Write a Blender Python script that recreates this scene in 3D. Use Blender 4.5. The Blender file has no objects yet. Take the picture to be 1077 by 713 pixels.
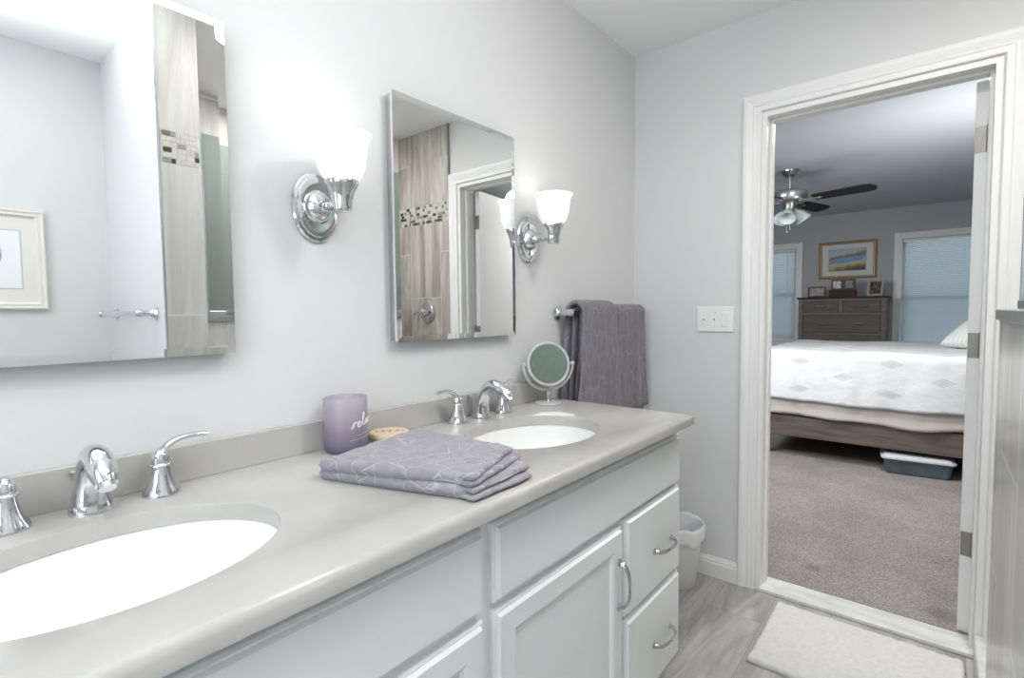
import bpy, bmesh, math, random
from mathutils import Vector, Matrix, noise
random.seed(7)
PI = math.pi
S = bpy.context.scene
C = S.collection

# ------------------------------------------------------------------ camera
yaw, pitch, roll = math.radians(-39.831), math.radians(-3.049), math.radians(-0.575)
CAM = Vector((1.1631, -2.345, 1.22))
fw = Vector((math.sin(yaw)*math.cos(pitch), math.cos(yaw)*math.cos(pitch), math.sin(pitch)))
rt = Vector((math.cos(yaw), -math.sin(yaw), 0.0)); up = rt.cross(fw)
c_, s_ = math.cos(roll), math.sin(roll)
rt, up = c_*rt + s_*up, -s_*rt + c_*up
cd = bpy.data.cameras.new('camera'); cam = bpy.data.objects.new('camera', cd); C.objects.link(cam)
cd.sensor_width = 36.0; cd.sensor_fit = 'HORIZONTAL'; cd.lens = 538.46/1077*36.0
cd.clip_start = 0.02; cd.clip_end = 100
cam.matrix_world = Matrix(((rt.x, up.x, -fw.x, CAM.x), (rt.y, up.y, -fw.y, CAM.y), (rt.z, up.z, -fw.z, CAM.z), (0, 0, 0, 1)))
S.camera = cam

# ------------------------------------------------------------------ view, world, lights
S.view_settings.view_transform = 'Standard'
S.view_settings.look = 'None'
S.view_settings.gamma = 1.0
S.view_settings.use_curve_mapping = False
S.view_settings.exposure = 0.24
W = bpy.data.worlds.new('sky'); S.world = W; W.use_nodes = True
bg = W.node_tree.nodes['Background']; bg.inputs[0].default_value = (0.80, 0.91, 1.0, 1); bg.inputs[1].default_value = 2.2
S.cycles.max_bounces = 10; S.cycles.diffuse_bounces = 5; S.cycles.glossy_bounces = 6
S.cycles.transmission_bounces = 8; S.cycles.transparent_max_bounces = 8
S.cycles.sample_clamp_indirect = 6.0
S.cycles.caustics_reflective = False; S.cycles.caustics_refractive = False
S.cycles.use_denoising = True

def light(name, kind, loc, energy, color=(1, 1, 1), size=0.3, target=None, size_y=None, spread=None, spot=None):
    d = bpy.data.lights.new(name, kind); d.energy = energy; d.color = color
    if kind == 'AREA':
        d.size = size
        if size_y: d.shape = 'RECTANGLE'; d.size_y = size_y
        else: d.shape = 'DISK'
        if spread: d.spread = spread
    elif kind == 'SPOT':
        d.spot_size = spot or 2.0; d.spot_blend = 1.0; d.shadow_soft_size = size
    else:
        d.shadow_soft_size = size
    o = bpy.data.objects.new(name, d); C.objects.link(o); o.location = loc
    if target is not None:
        o.rotation_euler = (Vector(target) - Vector(loc)).to_track_quat('-Z', 'Y').to_euler()
    return o
L_UP = light('bounce_flash_uplight', 'SPOT', (1.25, -2.80, 1.62), 215, (1.0, 0.99, 0.975), 0.15, (1.02, -2.35, 2.44), spot=1.75)  # added bounce-flash fill thrown up at the ceiling, not a room lamp
L_CEIL = light('added_ceiling_fill', 'AREA', (1.10, -1.15, 2.40), 8.5, (1.0, 0.99, 0.975), 0.30, (1.10, -1.15, 0))  # unseen fill added to even out the far half of the bathroom
L_NEAR = light('near_wall_fill', 'AREA', (1.0, -3.34, 1.55), 9, (0.88, 0.95, 1.0), 1.2, (1.0, 0, 1.2), 1.1)  # added fill by the near wall, standing in for daylight
L_SHOW = light('shower_fill', 'AREA', (1.68, -0.8, 2.41), 7, (1.0, 0.98, 0.96), 0.22, (1.68, -0.8, 0))  # fill added inside the shower; no fitting is visible there
L_BED = light('ceiling_glow_uplight', 'SPOT', (1.55, 1.75, 1.55), 40, (0.93, 0.97, 1.0), 0.12, (1.3, 1.95, 2.44), spot=2.5)  # unseen uplight added to make the glow on the bedroom ceiling
L_BED2 = light('bedroom_fill', 'AREA', (-0.9, 0.5, 1.9), 17, (0.9, 0.96, 1.0), 1.0, (0.1, 2.6, 0.9), 1.0, spread=math.radians(105))  # added fill inside the bedroom, angled past the open door
L_BED3 = light('bedroom_ceiling_fill', 'AREA', (0.9, 1.15, 2.40), 28, (1.0, 0.97, 0.93), 0.35, (0.9, 1.4, 0))  # unseen fill added inside the doorway to brighten the carpet

# ------------------------------------------------------------------ materials
def nt(m):
    m.use_nodes = True
    t = m.node_tree
    return t, t.nodes, t.links, t.nodes['Principled BSDF']
def mat(name, col, rough=0.5, metal=0.0, var=0.0, vscale=20.0, bump=0.0, bscale=80.0, emit=None, estr=0.0, trans=0.0, coat=0.0, spec=0.5, stretch=(1, 1, 1), ior=1.45, sheen=0.0, detail=3.0):
    m = bpy.data.materials.new(name); t, N, L, p = nt(m)
    p.inputs['Base Color'].default_value = (*col, 1); p.inputs['Roughness'].default_value = rough
    p.inputs['Metallic'].default_value = metal; p.inputs['Specular IOR Level'].default_value = spec
    p.inputs['IOR'].default_value = ior
    p.inputs['Transmission Weight'].default_value = trans; p.inputs['Coat Weight'].default_value = coat
    p.inputs['Sheen Weight'].default_value = sheen
    if emit: p.inputs['Emission Color'].default_value = (*emit, 1); p.inputs['Emission Strength'].default_value = estr
    tc = N.new('ShaderNodeTexCoord'); mp = N.new('ShaderNodeMapping'); mp.inputs['Scale'].default_value = stretch
    L.new(tc.outputs['Object'], mp.inputs['Vector'])
    n = N.new('ShaderNodeTexNoise'); n.inputs['Scale'].default_value = vscale; n.inputs['Detail'].default_value = detail
    L.new(mp.outputs[0], n.inputs['Vector'])
    if var > 0:
        r = N.new('ShaderNodeValToRGB')
        r.color_ramp.elements[0].position = 0.3; r.color_ramp.elements[1].position = 0.7
        r.color_ramp.elements[0].color = (*[max(0, x*(1-var)) for x in col], 1)
        r.color_ramp.elements[1].color = (*[min(1, x*(1+var)) for x in col], 1)
        L.new(n.outputs['Fac'], r.inputs[0]); L.new(r.outputs[0], p.inputs['Base Color'])
    if bump > 0:
        n2 = N.new('ShaderNodeTexNoise'); n2.inputs['Scale'].default_value = bscale; n2.inputs['Detail'].default_value = 4
        L.new(mp.outputs[0], n2.inputs['Vector'])
        b = N.new('ShaderNodeBump'); b.inputs['Strength'].default_value = bump; b.inputs['Distance'].default_value = 0.004
        L.new(n2.outputs['Fac'], b.inputs['Height']); L.new(b.outputs[0], p.inputs['Normal'])
    return m

def tile_mat(name, c1, c2, mortar, bw, bh, vertical_axis, offset=0.5, stretch=(9, 9, 0.7), msize=0.003, rough=0.28, shift=(0, 0, 0), vein=1.0):
    """plank-shaped tiles: long side along vertical_axis 'Z' (in plane YZ / XZ) or 'Y' (floor)."""
    m = bpy.data.materials.new(name); t, N, L, p = nt(m)
    p.inputs['Roughness'].default_value = rough
    tc = N.new('ShaderNodeTexCoord'); sx = N.new('ShaderNodeSeparateXYZ'); L.new(tc.outputs['Object'], sx.inputs[0])
    cx = N.new('ShaderNodeCombineXYZ')
    if vertical_axis == 'YZ': a, b = 'Z', 'Y'
    elif vertical_axis == 'XZ': a, b = 'Z', 'X'
    else: a, b = 'Y', 'X'
    L.new(sx.outputs[a], cx.inputs['X']); L.new(sx.outputs[b], cx.inputs['Y'])
    mp = N.new('ShaderNodeMapping'); mp.inputs['Location'].default_value = shift; L.new(cx.outputs[0], mp.inputs['Vector'])
    br = N.new('ShaderNodeTexBrick'); br.offset = offset; br.squash = 1.0
    br.inputs['Scale'].default_value = 1.0; br.inputs['Brick Width'].default_value = bw; br.inputs['Row Height'].default_value = bh
    br.inputs['Mortar Size'].default_value = msize; br.inputs['Mortar Smooth'].default_value = 0.1
    br.inputs['Color1'].default_value = (0.0, 0, 0, 1); br.inputs['Color2'].default_value = (1, 1, 1, 1)
    L.new(mp.outputs[0], br.inputs['Vector'])
    # streaks, offset per tile
    sc = N.new('ShaderNodeVectorMath'); sc.operation = 'MULTIPLY'; sc.inputs[1].default_value = stretch
    L.new(tc.outputs['Object'], sc.inputs[0])
    ad = N.new('ShaderNodeVectorMath'); ad.operation = 'ADD'
    ml = N.new('ShaderNodeVectorMath'); ml.operation = 'SCALE'; ml.inputs['Scale'].default_value = 7.0
    L.new(br.outputs['Color'], ml.inputs[0]); L.new(sc.outputs[0], ad.inputs[0]); L.new(ml.outputs[0], ad.inputs[1])
    n = N.new('ShaderNodeTexNoise'); n.inputs['Scale'].default_value = 1.0; n.inputs['Detail'].default_value = 6; n.inputs['Distortion'].default_value = 1.6
    n.inputs['Roughness'].default_value = 0.62
    L.new(ad.outputs[0], n.inputs['Vector'])
    r = N.new('ShaderNodeValToRGB'); e = r.color_ramp.elements
    e[0].position = 0.32; e[0].color = (*c1, 1); e[1].position = 0.66; e[1].color = (*c2, 1)
    L.new(n.outputs['Fac'], r.inputs[0])
    mx = N.new('ShaderNodeMixRGB'); mx.inputs[2].default_value = (*mortar, 1)
    L.new(br.outputs['Fac'], mx.inputs[0]); L.new(r.outputs[0], mx.inputs[1]); L.new(mx.outputs[0], p.inputs['Base Color'])
    b = N.new('ShaderNodeBump'); b.invert = True; b.inputs['Strength'].default_value = 0.35; b.inputs['Distance'].default_value = 0.002
    L.new(br.outputs['Fac'], b.inputs['Height']); L.new(b.outputs[0], p.inputs['Normal'])
    return m

def terry_mat(name, col, line, scale, lw=0.03, rowdir=(1, 1, 1)):
    m = bpy.data.materials.new(name); t, N, L, p = nt(m)
    p.inputs['Roughness'].default_value = 0.95; p.inputs['Sheen Weight'].default_value = 0.3; p.inputs['Specular IOR Level'].default_value = 0.1
    tc = N.new('ShaderNodeTexCoord'); mp = N.new('ShaderNodeMapping'); mp.inputs['Scale'].default_value = rowdir
    L.new(tc.outputs['Object'], mp.inputs['Vector'])
    v = N.new('ShaderNodeTexVoronoi'); v.feature = 'DISTANCE_TO_EDGE'; v.inputs['Scale'].default_value = scale; v.inputs['Randomness'].default_value = 0.75
    L.new(mp.outputs[0], v.inputs['Vector'])
    rmp = N.new('ShaderNodeMapRange'); rmp.inputs['From Min'].default_value = 0.0; rmp.inputs['From Max'].default_value = lw*2
    L.new(v.outputs['Distance'], rmp.inputs['Value'])
    n = N.new('ShaderNodeTexNoise'); n.inputs['Scale'].default_value = 420; n.inputs['Detail'].default_value = 2
    L.new(tc.outputs['Object'], n.inputs['Vector'])
    n2 = N.new('ShaderNodeTexNoise'); n2.inputs['Scale'].default_value = 45; n2.inputs['Detail'].default_value = 4
    L.new(tc.outputs['Object'], n2.inputs['Vector'])
    r = N.new('ShaderNodeValToRGB'); e = r.color_ramp.elements
    e[0].position = 0.3; e[0].color = (*[c*0.86 for c in col], 1); e[1].position = 0.7; e[1].color = (*[c*1.14 for c in col], 1)
    L.new(n2.outputs['Fac'], r.inputs[0])
    mx = N.new('ShaderNodeMixRGB'); mx.inputs[1].default_value = (*line, 1)
    L.new(rmp.outputs[0], mx.inputs[0]); L.new(r.outputs[0], mx.inputs[2]); L.new(mx.outputs[0], p.inputs['Base Color'])
    add = N.new('ShaderNodeMath'); add.operation = 'MULTIPLY_ADD'; add.inputs[1].default_value = 0.35
    L.new(n.outputs['Fac'], add.inputs[0]); L.new(rmp.outputs[0], add.inputs[2])
    b = N.new('ShaderNodeBump'); b.inputs['Strength'].default_value = 0.55; b.inputs['Distance'].default_value = 0.004
    L.new(add.outputs[0], b.inputs['Height']); L.new(b.outputs[0], p.inputs['Normal'])
    return m

M = {}
M['wall'] = mat('wall_paint', (0.70, 0.70, 0.705), 0.75, var=0.01, vscale=3, bump=0.02, bscale=300, spec=0.3)
M['ceil'] = mat('ceiling_paint', (0.86, 0.87, 0.875), 0.85, bump=0.05, bscale=220, spec=0.2)
M['trim'] = mat('white_trim_paint', (0.83, 0.83, 0.825), 0.35, spec=0.4)
M['bedwall'] = mat('grey_bedroom_paint', (0.50, 0.51, 0.525), 0.8, spec=0.2)
M['bedceil'] = mat('bedroom_ceiling_paint', (0.64, 0.66, 0.69), 0.85, spec=0.2, bump=0.06, bscale=40)
M['cab'] = mat('cabinet_white_paint', (0.82, 0.845, 0.85), 0.33, spec=0.4)
M['quartz'] = mat('grey_quartz', (0.49, 0.48, 0.458), 0.22, var=0.05, vscale=9, coat=0.0, detail=9)
M['ceramic'] = mat('white_ceramic', (0.90, 0.90, 0.895), 0.08, coat=0.6)
M['chrome'] = mat('chrome', (0.72, 0.73, 0.75), 0.05, metal=1.0)
M['pullmetal'] = mat('brushed_chrome', (0.60, 0.61, 0.62), 0.16, metal=1.0)
M['nickel'] = mat('brushed_nickel', (0.50, 0.49, 0.47), 0.3, metal=1.0)
M['hinge'] = mat('satin_nickel', (0.30, 0.29, 0.275), 0.42, metal=0.6)
M['alu'] = mat('aluminium', (0.62, 0.65, 0.68), 0.25, metal=1.0)
M['mirror'] = mat('mirror_silver', (0.93, 0.945, 0.94), 0.0, metal=1.0)
M['greenreflect'] = mat('green_reflection_silver', (0.62, 0.72, 0.68), 0.14, metal=1.0, var=0.08, vscale=60)  # green tint is the shower glass reflection painted into the mirror colour
M['acrylic'] = mat('frosted_acrylic', (0.80, 0.80, 0.80), 0.3, trans=0.35, ior=1.3)
M['dark'] = mat('dark_gap', (0.02, 0.02, 0.022), 0.7)
M['glassdark'] = mat('frosted_shower_glass', (0.46, 0.54, 0.52), 0.35, trans=0.75, ior=1.1, bump=0.3, bscale=160)
M['shade'] = mat('lit_frosted_shade', (0.92, 0.92, 0.91), 0.35, emit=(1.0, 0.985, 0.96), estr=0.42)
M['bulb'] = mat('lit_bulb', (1, 1, 1), 0.4, emit=(1.0, 0.97, 0.92), estr=4.0)
M['fanshade'] = mat('unlit_frosted_glass', (0.62, 0.68, 0.68), 0.3, var=0.15, vscale=60)
M['plastic'] = mat('white_plastic', (0.84, 0.84, 0.83), 0.35)
M['bin'] = mat('white_bin_plastic', (0.78, 0.80, 0.81), 0.4)
M['liner'] = mat('thin_bag_film', (0.82, 0.84, 0.85), 0.25, bump=0.3, bscale=30)
M['marble'] = mat('white_marble', (0.70, 0.71, 0.71), 0.25, var=0.12, vscale=9, stretch=(1, 3, 1), detail=8)
M['capstone'] = mat('grey_cap_stone', (0.30, 0.30, 0.295), 0.35, var=0.06, vscale=18)
M['floor'] = tile_mat('grey_wood_plank_floor', (0.27, 0.255, 0.24), (0.50, 0.485, 0.465), (0.24, 0.23, 0.22), 1.2, 0.2, 'YX', 0.37, (11, 1.8, 1), 0.0012, 0.32, (0.25, 0.135, 0))
M['tileYZ'] = tile_mat('travertine_tile_side', (0.54, 0.52, 0.48), (0.76, 0.75, 0.725), (0.92, 0.92, 0.90), 0.61, 0.305, 'YZ', 0.5, (7, 7, 0.8), 0.0045, 0.28, (-0.285, 0.155, 0))
M['tilePillar'] = tile_mat('travertine_tile_pillar', (0.50, 0.48, 0.445), (0.70, 0.69, 0.665), (0.74, 0.74, 0.72), 0.61, 0.305, 'YZ', 0.0, (9, 9, 0.9), 0.003, 0.28, (0.0, 1.755, 0))
M['tileXZ'] = tile_mat('travertine_tile_end', (0.27, 0.24, 0.20), (0.64, 0.62, 0.58), (0.62, 0.61, 0.58), 0.61, 0.305, 'XZ', 0.5, (7, 7, 0.9), 0.003, 0.28, (-0.10, 0.06, 0))
def carpet_material():
    m = bpy.data.materials.new('beige_carpet'); t, N, L, p = nt(m)
    p.inputs['Roughness'].default_value = 1.0; p.inputs['Specular IOR Level'].default_value = 0.0
    tc = N.new('ShaderNodeTexCoord')
    fine = N.new('ShaderNodeTexNoise'); fine.inputs['Scale'].default_value = 125; fine.inputs['Detail'].default_value = 3; L.new(tc.outputs['Object'], fine.inputs['Vector'])
    broad = N.new('ShaderNodeTexNoise'); broad.inputs['Scale'].default_value = 3.2; broad.inputs['Detail'].default_value = 5; L.new(tc.outputs['Object'], broad.inputs['Vector'])
    r = N.new('ShaderNodeValToRGB'); e = r.color_ramp.elements
    e[0].position = 0.30; e[0].color = (0.235, 0.212, 0.202, 1); e[1].position = 0.70; e[1].color = (0.47, 0.435, 0.415, 1)
    L.new(fine.outputs['Fac'], r.inputs[0])
    r2 = N.new('ShaderNodeValToRGB'); e = r2.color_ramp.elements
    e[0].position = 0.35; e[0].color = (0.84, 0.84, 0.84, 1); e[1].position = 0.62; e[1].color = (1.0, 1.0, 1.0, 1)
    L.new(broad.outputs['Fac'], r2.inputs[0])
    mx = N.new('ShaderNodeMixRGB'); mx.blend_type = 'MULTIPLY'; mx.inputs[0].default_value = 1.0
    L.new(r.outputs[0], mx.inputs[1]); L.new(r2.outputs[0], mx.inputs[2])
    last = mx
    for cx_, cy_, rr in ((0.744, 0.325, 0.045), (1.20, 0.22, 0.07)):      # two carpet dents, their shade painted as dark spots
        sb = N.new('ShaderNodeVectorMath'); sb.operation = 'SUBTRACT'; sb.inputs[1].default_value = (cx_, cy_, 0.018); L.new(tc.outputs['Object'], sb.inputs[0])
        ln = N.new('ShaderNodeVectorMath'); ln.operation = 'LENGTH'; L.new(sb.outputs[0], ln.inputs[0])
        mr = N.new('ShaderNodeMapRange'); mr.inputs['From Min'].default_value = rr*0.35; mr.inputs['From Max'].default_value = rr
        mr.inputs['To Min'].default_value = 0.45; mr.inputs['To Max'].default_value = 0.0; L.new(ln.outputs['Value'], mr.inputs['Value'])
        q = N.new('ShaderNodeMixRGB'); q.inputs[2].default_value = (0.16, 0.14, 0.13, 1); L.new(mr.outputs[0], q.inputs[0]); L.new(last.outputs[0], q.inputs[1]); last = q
    L.new(last.outputs[0], p.inputs['Base Color'])
    b = N.new('ShaderNodeBump'); b.inputs['Strength'].default_value = 0.9; b.inputs['Distance'].default_value = 0.006
    L.new(fine.outputs['Fac'], b.inputs['Height']); L.new(b.outputs[0], p.inputs['Normal'])
    return m
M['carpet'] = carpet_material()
M['rug'] = mat('white_shag', (0.72, 0.715, 0.715), 1.0, var=0.05, vscale=60, bump=0.7, bscale=330, spec=0.05)
M['wood'] = mat('grey_brown_wood', (0.125, 0.098, 0.085), 0.45, var=0.35, vscale=3.0, stretch=(1.2, 8, 14), detail=6)
M['wooddark'] = mat('dark_cherry_wood', (0.055, 0.028, 0.022), 0.55, spec=0.25, var=0.25, vscale=6, stretch=(1, 6, 6))
M['drawerwood'] = mat('weathered_grey_wood', (0.105, 0.085, 0.076), 0.55, var=0.3, vscale=4, stretch=(1, 8, 16), detail=6)
M['blade'] = mat('black_blade', (0.014, 0.012, 0.012), 0.6)
M['sheet'] = mat('taupe_blanket', (0.56, 0.52, 0.485), 0.9, bump=0.2, bscale=30)
M['boxspring'] = mat('grey_ticking', (0.50, 0.52, 0.55), 0.9)
M['pillow'] = mat('pale_pillow', (0.66, 0.66, 0.64), 0.95, var=0.06, vscale=30)
M['pillowblue'] = mat('teal_blue_pillow', (0.12, 0.30, 0.38), 0.95)
M['tub'] = mat('smoky_blue_plastic', (0.085, 0.115, 0.14), 0.25, var=0.2, vscale=8)
M['tublid'] = mat('grey_white_plastic', (0.62, 0.65, 0.67), 0.35)
M['gold'] = mat('gold_leaf_frame', (0.42, 0.31, 0.17), 0.4, metal=0.5)
M['cream'] = mat('cream_mat_board', (0.78, 0.75, 0.70), 0.9)
M['creamframe'] = mat('cream_frame', (0.76, 0.72, 0.655), 0.45)
M['paper'] = mat('white_paper', (0.85, 0.86, 0.87), 0.8)
M['ink'] = mat('grey_violet_ink', (0.22, 0.20, 0.24), 0.8)
M['inkline'] = mat('blue_grey_line', (0.50, 0.57, 0.62), 0.8)
M['brownframe'] = mat('brown_wood_frame', (0.16, 0.075, 0.04), 0.55, spec=0.25)
M['greyframe'] = mat('taupe_frame', (0.42, 0.39, 0.35), 0.5)
M['blind'] = mat('blue_white_blind', (0.50, 0.60, 0.66), 0.6)
M['wax'] = mat('lilac_wax', (0.66, 0.58, 0.66), 0.5)
M['lidwood'] = mat('pale_pine', (0.70, 0.55, 0.40), 0.5, var=0.08, vscale=20, stretch=(1, 10, 1))
M['burn'] = mat('burnt_brown', (0.20, 0.12, 0.07), 0.7)
M['seal'] = mat('silicone_seal', (0.72, 0.66, 0.58), 0.4)
M['letter'] = mat('white_print', (0.93, 0.93, 0.94), 0.5)
M['towel'] = terry_mat('lavender_terry', (0.30, 0.285, 0.325), (0.44, 0.43, 0.47), 19, 0.022, (1, 1, 0.5))
M['towelhem'] = mat('lavender_hem', (0.30, 0.285, 0.325), 0.85, bump=0.3, bscale=400)
M['towelbar'] = terry_mat('grey_terry', (0.18, 0.168, 0.197), (0.26, 0.25, 0.275), 12, 0.018, (1, 1.5, 0.8))
m = bpy.data.materials.new('window_glass'); t_, N_, L_, p_ = nt(m); M['skyglass'] = m
p_.inputs['Roughness'].default_value = 0.02; tr = N_.new('ShaderNodeBsdfTransparent'); mxs = N_.new('ShaderNodeMixShader'); mxs.inputs[0].default_value = 0.92
L_.new(p_.outputs[0], mxs.inputs[1]); L_.new(tr.outputs[0], mxs.inputs[2]); L_.new(mxs.outputs[0], N_['Material Output'].inputs['Surface'])

# jar glass: violet, fading darker to the foot
def jar_material():
    m = bpy.data.materials.new('violet_frosted_glass'); t, N, L, p = nt(m)
    p.inputs['Roughness'].default_value = 0.32
    tc = N.new('ShaderNodeTexCoord'); s = N.new('ShaderNodeSeparateXYZ'); L.new(tc.outputs['Object'], s.inputs[0])
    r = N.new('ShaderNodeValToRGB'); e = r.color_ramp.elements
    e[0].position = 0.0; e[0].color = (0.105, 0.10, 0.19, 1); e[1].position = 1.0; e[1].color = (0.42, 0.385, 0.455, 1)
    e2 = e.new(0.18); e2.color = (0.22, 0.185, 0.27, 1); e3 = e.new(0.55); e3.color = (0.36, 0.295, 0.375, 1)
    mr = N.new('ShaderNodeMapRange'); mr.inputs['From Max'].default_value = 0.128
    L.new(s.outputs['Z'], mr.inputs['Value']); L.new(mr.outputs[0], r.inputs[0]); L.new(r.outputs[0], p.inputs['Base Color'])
    p.inputs['Transmission Weight'].default_value = 0.12
    return m
M['jar'] = jar_material()

def bedspread_material():
    m = bpy.data.materials.new('white_bedspread_with_medallions'); t, N, L, p = nt(m)
    p.inputs['Roughness'].default_value = 0.9; p.inputs['Specular IOR Level'].default_value = 0.2
    uv = N.new('ShaderNodeUVMap'); uv.uv_map = 'cloth'
    # diamond medallions on a staggered lattice, cell 0.30 x 0.20 m (uv in metres)
    def lattice(ox, oy):
        mp = N.new('ShaderNodeMapping'); mp.inputs['Location'].default_value = (ox, oy, 0); L.new(uv.outputs[0], mp.inputs['Vector'])
        s = N.new('ShaderNodeSeparateXYZ'); L.new(mp.outputs[0], s.inputs[0])
        out = []
        for ax, per, half in (('X', 0.58, 0.080), ('Y', 0.22, 0.034)):
            pp = N.new('ShaderNodeMath'); pp.operation = 'PINGPONG'; pp.inputs[1].default_value = per/2; L.new(s.outputs[ax], pp.inputs[0])
            d = N.new('ShaderNodeMath'); d.operation = 'DIVIDE'; d.inputs[1].default_value = half; L.new(pp.outputs[0], d.inputs[0]); out.append(d)
        a = N.new('ShaderNodeMath'); a.operation = 'ADD'; L.new(out[0].outputs[0], a.inputs[0]); L.new(out[1].outputs[0], a.inputs[1])
        return a
    a, b = lattice(0, 0), lattice(0.29, 0.11)
    mn = N.new('ShaderNodeMath'); mn.operation = 'MINIMUM'; L.new(a.outputs[0], mn.inputs[0]); L.new(b.outputs[0], mn.inputs[1])
    r = N.new('ShaderNodeValToRGB'); r.color_ramp.interpolation = 'LINEAR'; e = r.color_ramp.elements
    e[0].position = 0.0; e[0].color = (0.62, 0.63, 0.63, 1); e[1].position = 1.0; e[1].color = (0.72, 0.735, 0.745, 1)
    x = e.new(0.3); x.color = (0.52, 0.53, 0.53, 1); x = e.new(0.5); x.color = (0.66, 0.67, 0.67, 1); x = e.new(0.7); x.color = (0.55, 0.555, 0.555, 1)
    x = e.new(0.85); x.color = (0.60, 0.61, 0.61, 1)
    L.new(mn.outputs[0], r.inputs[0]); L.new(r.outputs[0], p.inputs['Base Color'])
    tc = N.new('ShaderNodeTexCoord')
    n = N.new('ShaderNodeTexNoise'); n.inputs['Scale'].default_value = 14; n.inputs['Detail'].default_value = 5; L.new(tc.outputs['Object'], n.inputs['Vector'])
    bp = N.new('ShaderNodeBump'); bp.inputs['Strength'].default_value = 0.4; bp.inputs['Distance'].default_value = 0.02
    L.new(n.outputs['Fac'], bp.inputs['Height']); L.new(bp.outputs[0], p.inputs['Normal'])
    return m
M['spread'] = bedspread_material()

def stripe_pillow():
    m = bpy.data.materials.new('pale_striped_pillow'); t, N, L, p = nt(m)
    p.inputs['Roughness'].default_value = 0.95
    tc = N.new('ShaderNodeTexCoord')
    w = N.new('ShaderNodeTexWave'); w.inputs['Scale'].default_value = 9; w.inputs['Distortion'].default_value = 1.2; w.inputs['Detail'].default_value = 2
    L.new(tc.outputs['Object'], w.inputs['Vector'])
    r = N.new('ShaderNodeValToRGB'); e = r.color_ramp.elements
    e[0].position = 0.2; e[0].color = (0.63, 0.66, 0.65, 1); e[1].position = 0.6; e[1].color = (0.74, 0.73, 0.70, 1)
    L.new(w.outputs['Fac'], r.inputs[0]); L.new(r.outputs[0], p.inputs['Base Color'])
    return m
M['pillow'] = stripe_pillow()

def landscape_mat():
    """a loose watercolour bay: sky, water, sand and planting, generic"""
    m = bpy.data.materials.new('watercolour_bay'); t, N, L, p = nt(m)
    p.inputs['Roughness'].default_value = 0.8
    tc = N.new('ShaderNodeTexCoord'); s = N.new('ShaderNodeSeparateXYZ'); L.new(tc.outputs['Object'], s.inputs[0])
    n = N.new('ShaderNodeTexNoise'); n.inputs['Scale'].default_value = 12; n.inputs['Detail'].default_value = 5; L.new(tc.outputs['Object'], n.inputs['Vector'])
    ma = N.new('ShaderNodeMath'); ma.operation = 'MULTIPLY_ADD'; ma.inputs[1].default_value = 0.10; L.new(n.outputs['Fac'], ma.inputs[0]); L.new(s.outputs['Z'], ma.inputs[2])
    mb = N.new('ShaderNodeMath'); mb.operation = 'MULTIPLY_ADD'; mb.inputs[1].default_value = -0.16; L.new(s.outputs['X'], mb.inputs[0]); L.new(ma.outputs[0], mb.inputs[2])
    mr = N.new('ShaderNodeMapRange'); mr.inputs['From Min'].default_value = -0.09; mr.inputs['From Max'].default_value = 0.19
    L.new(mb.outputs[0], mr.inputs['Value'])
    r = N.new('ShaderNodeValToRGB'); e = r.color_ramp.elements
    e[0].position = 0; e[0].color = (0.17, 0.10, 0.09, 1); e[1].position = 1; e[1].color = (0.42, 0.55, 0.66, 1)
    for pos, col in ((0.14, (0.25, 0.28, 0.10)), (0.24, (0.58, 0.50, 0.30)), (0.36, (0.60, 0.58, 0.45)), (0.44, (0.22, 0.40, 0.58)), (0.58, (0.28, 0.44, 0.60)), (0.64, (0.20, 0.22, 0.14)), (0.72, (0.44, 0.36, 0.27)), (0.80, (0.60, 0.64, 0.66))):
        x = e.new(pos); x.color = (*col, 1)
    L.new(mr.outputs[0], r.inputs[0]); L.new(r.outputs[0], p.inputs['Base Color'])
    return m
M['bay'] = landscape_mat()
M['photo'] = mat('family_snapshot', (0.10, 0.09, 0.085), 0.3, var=0.9, vscale=30)
M['photolight'] = mat('light_snapshot', (0.40, 0.40, 0.42), 0.3, var=0.6, vscale=34)

# ------------------------------------------------------------------ mesh helpers
def new(): return bmesh.new()
def bx(bm, x0, x1, y0, y1, z0, z1, bev=0.0, seg=1):
    r = bmesh.ops.create_cube(bm, size=1.0)
    v = r['verts']
    for p in v:
        p.co = Vector((x0 if p.co.x < 0 else x1, y0 if p.co.y < 0 else y1, z0 if p.co.z < 0 else z1))
    if bev > 0:
        es = list({e for p in v for e in p.link_edges})
        bmesh.ops.bevel(bm, geom=es, offset=bev, segments=seg, profile=0.5, affect='EDGES')
    return bm
def lathe(bm, prof, c=(0, 0, 0), seg=32, axis='Z', sx=1.0, sy=1.0):
    """prof: list of (radius, height); closed at ends when radius 0"""
    rings = []
    c = Vector(c)
    def P(r, h, a):
        u, v = r*math.cos(a)*sx, r*math.sin(a)*sy
        if axis == 'Z': return c + Vector((u, v, h))
        if axis == 'X': return c + Vector((h, u, v))
        return c + Vector((v, h, u))
    for r, h in prof:
        if r < 1e-6: rings.append([bm.verts.new(P(0, h, 0))])
        else: rings.append([bm.verts.new(P(r, h, 2*PI*k/seg)) for k in range(seg)])
    for a, b in zip(rings[:-1], rings[1:]):
        for k in range(seg):
            k2 = (k+1) % seg
            f = [a[k % len(a)], a[k2 % len(a)], b[k2 % len(b)], b[k % len(b)]]
            f = [q for i, q in enumerate(f) if q not in f[:i]]
            if len(f) > 2: bm.faces.new(f)
    return bm
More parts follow.
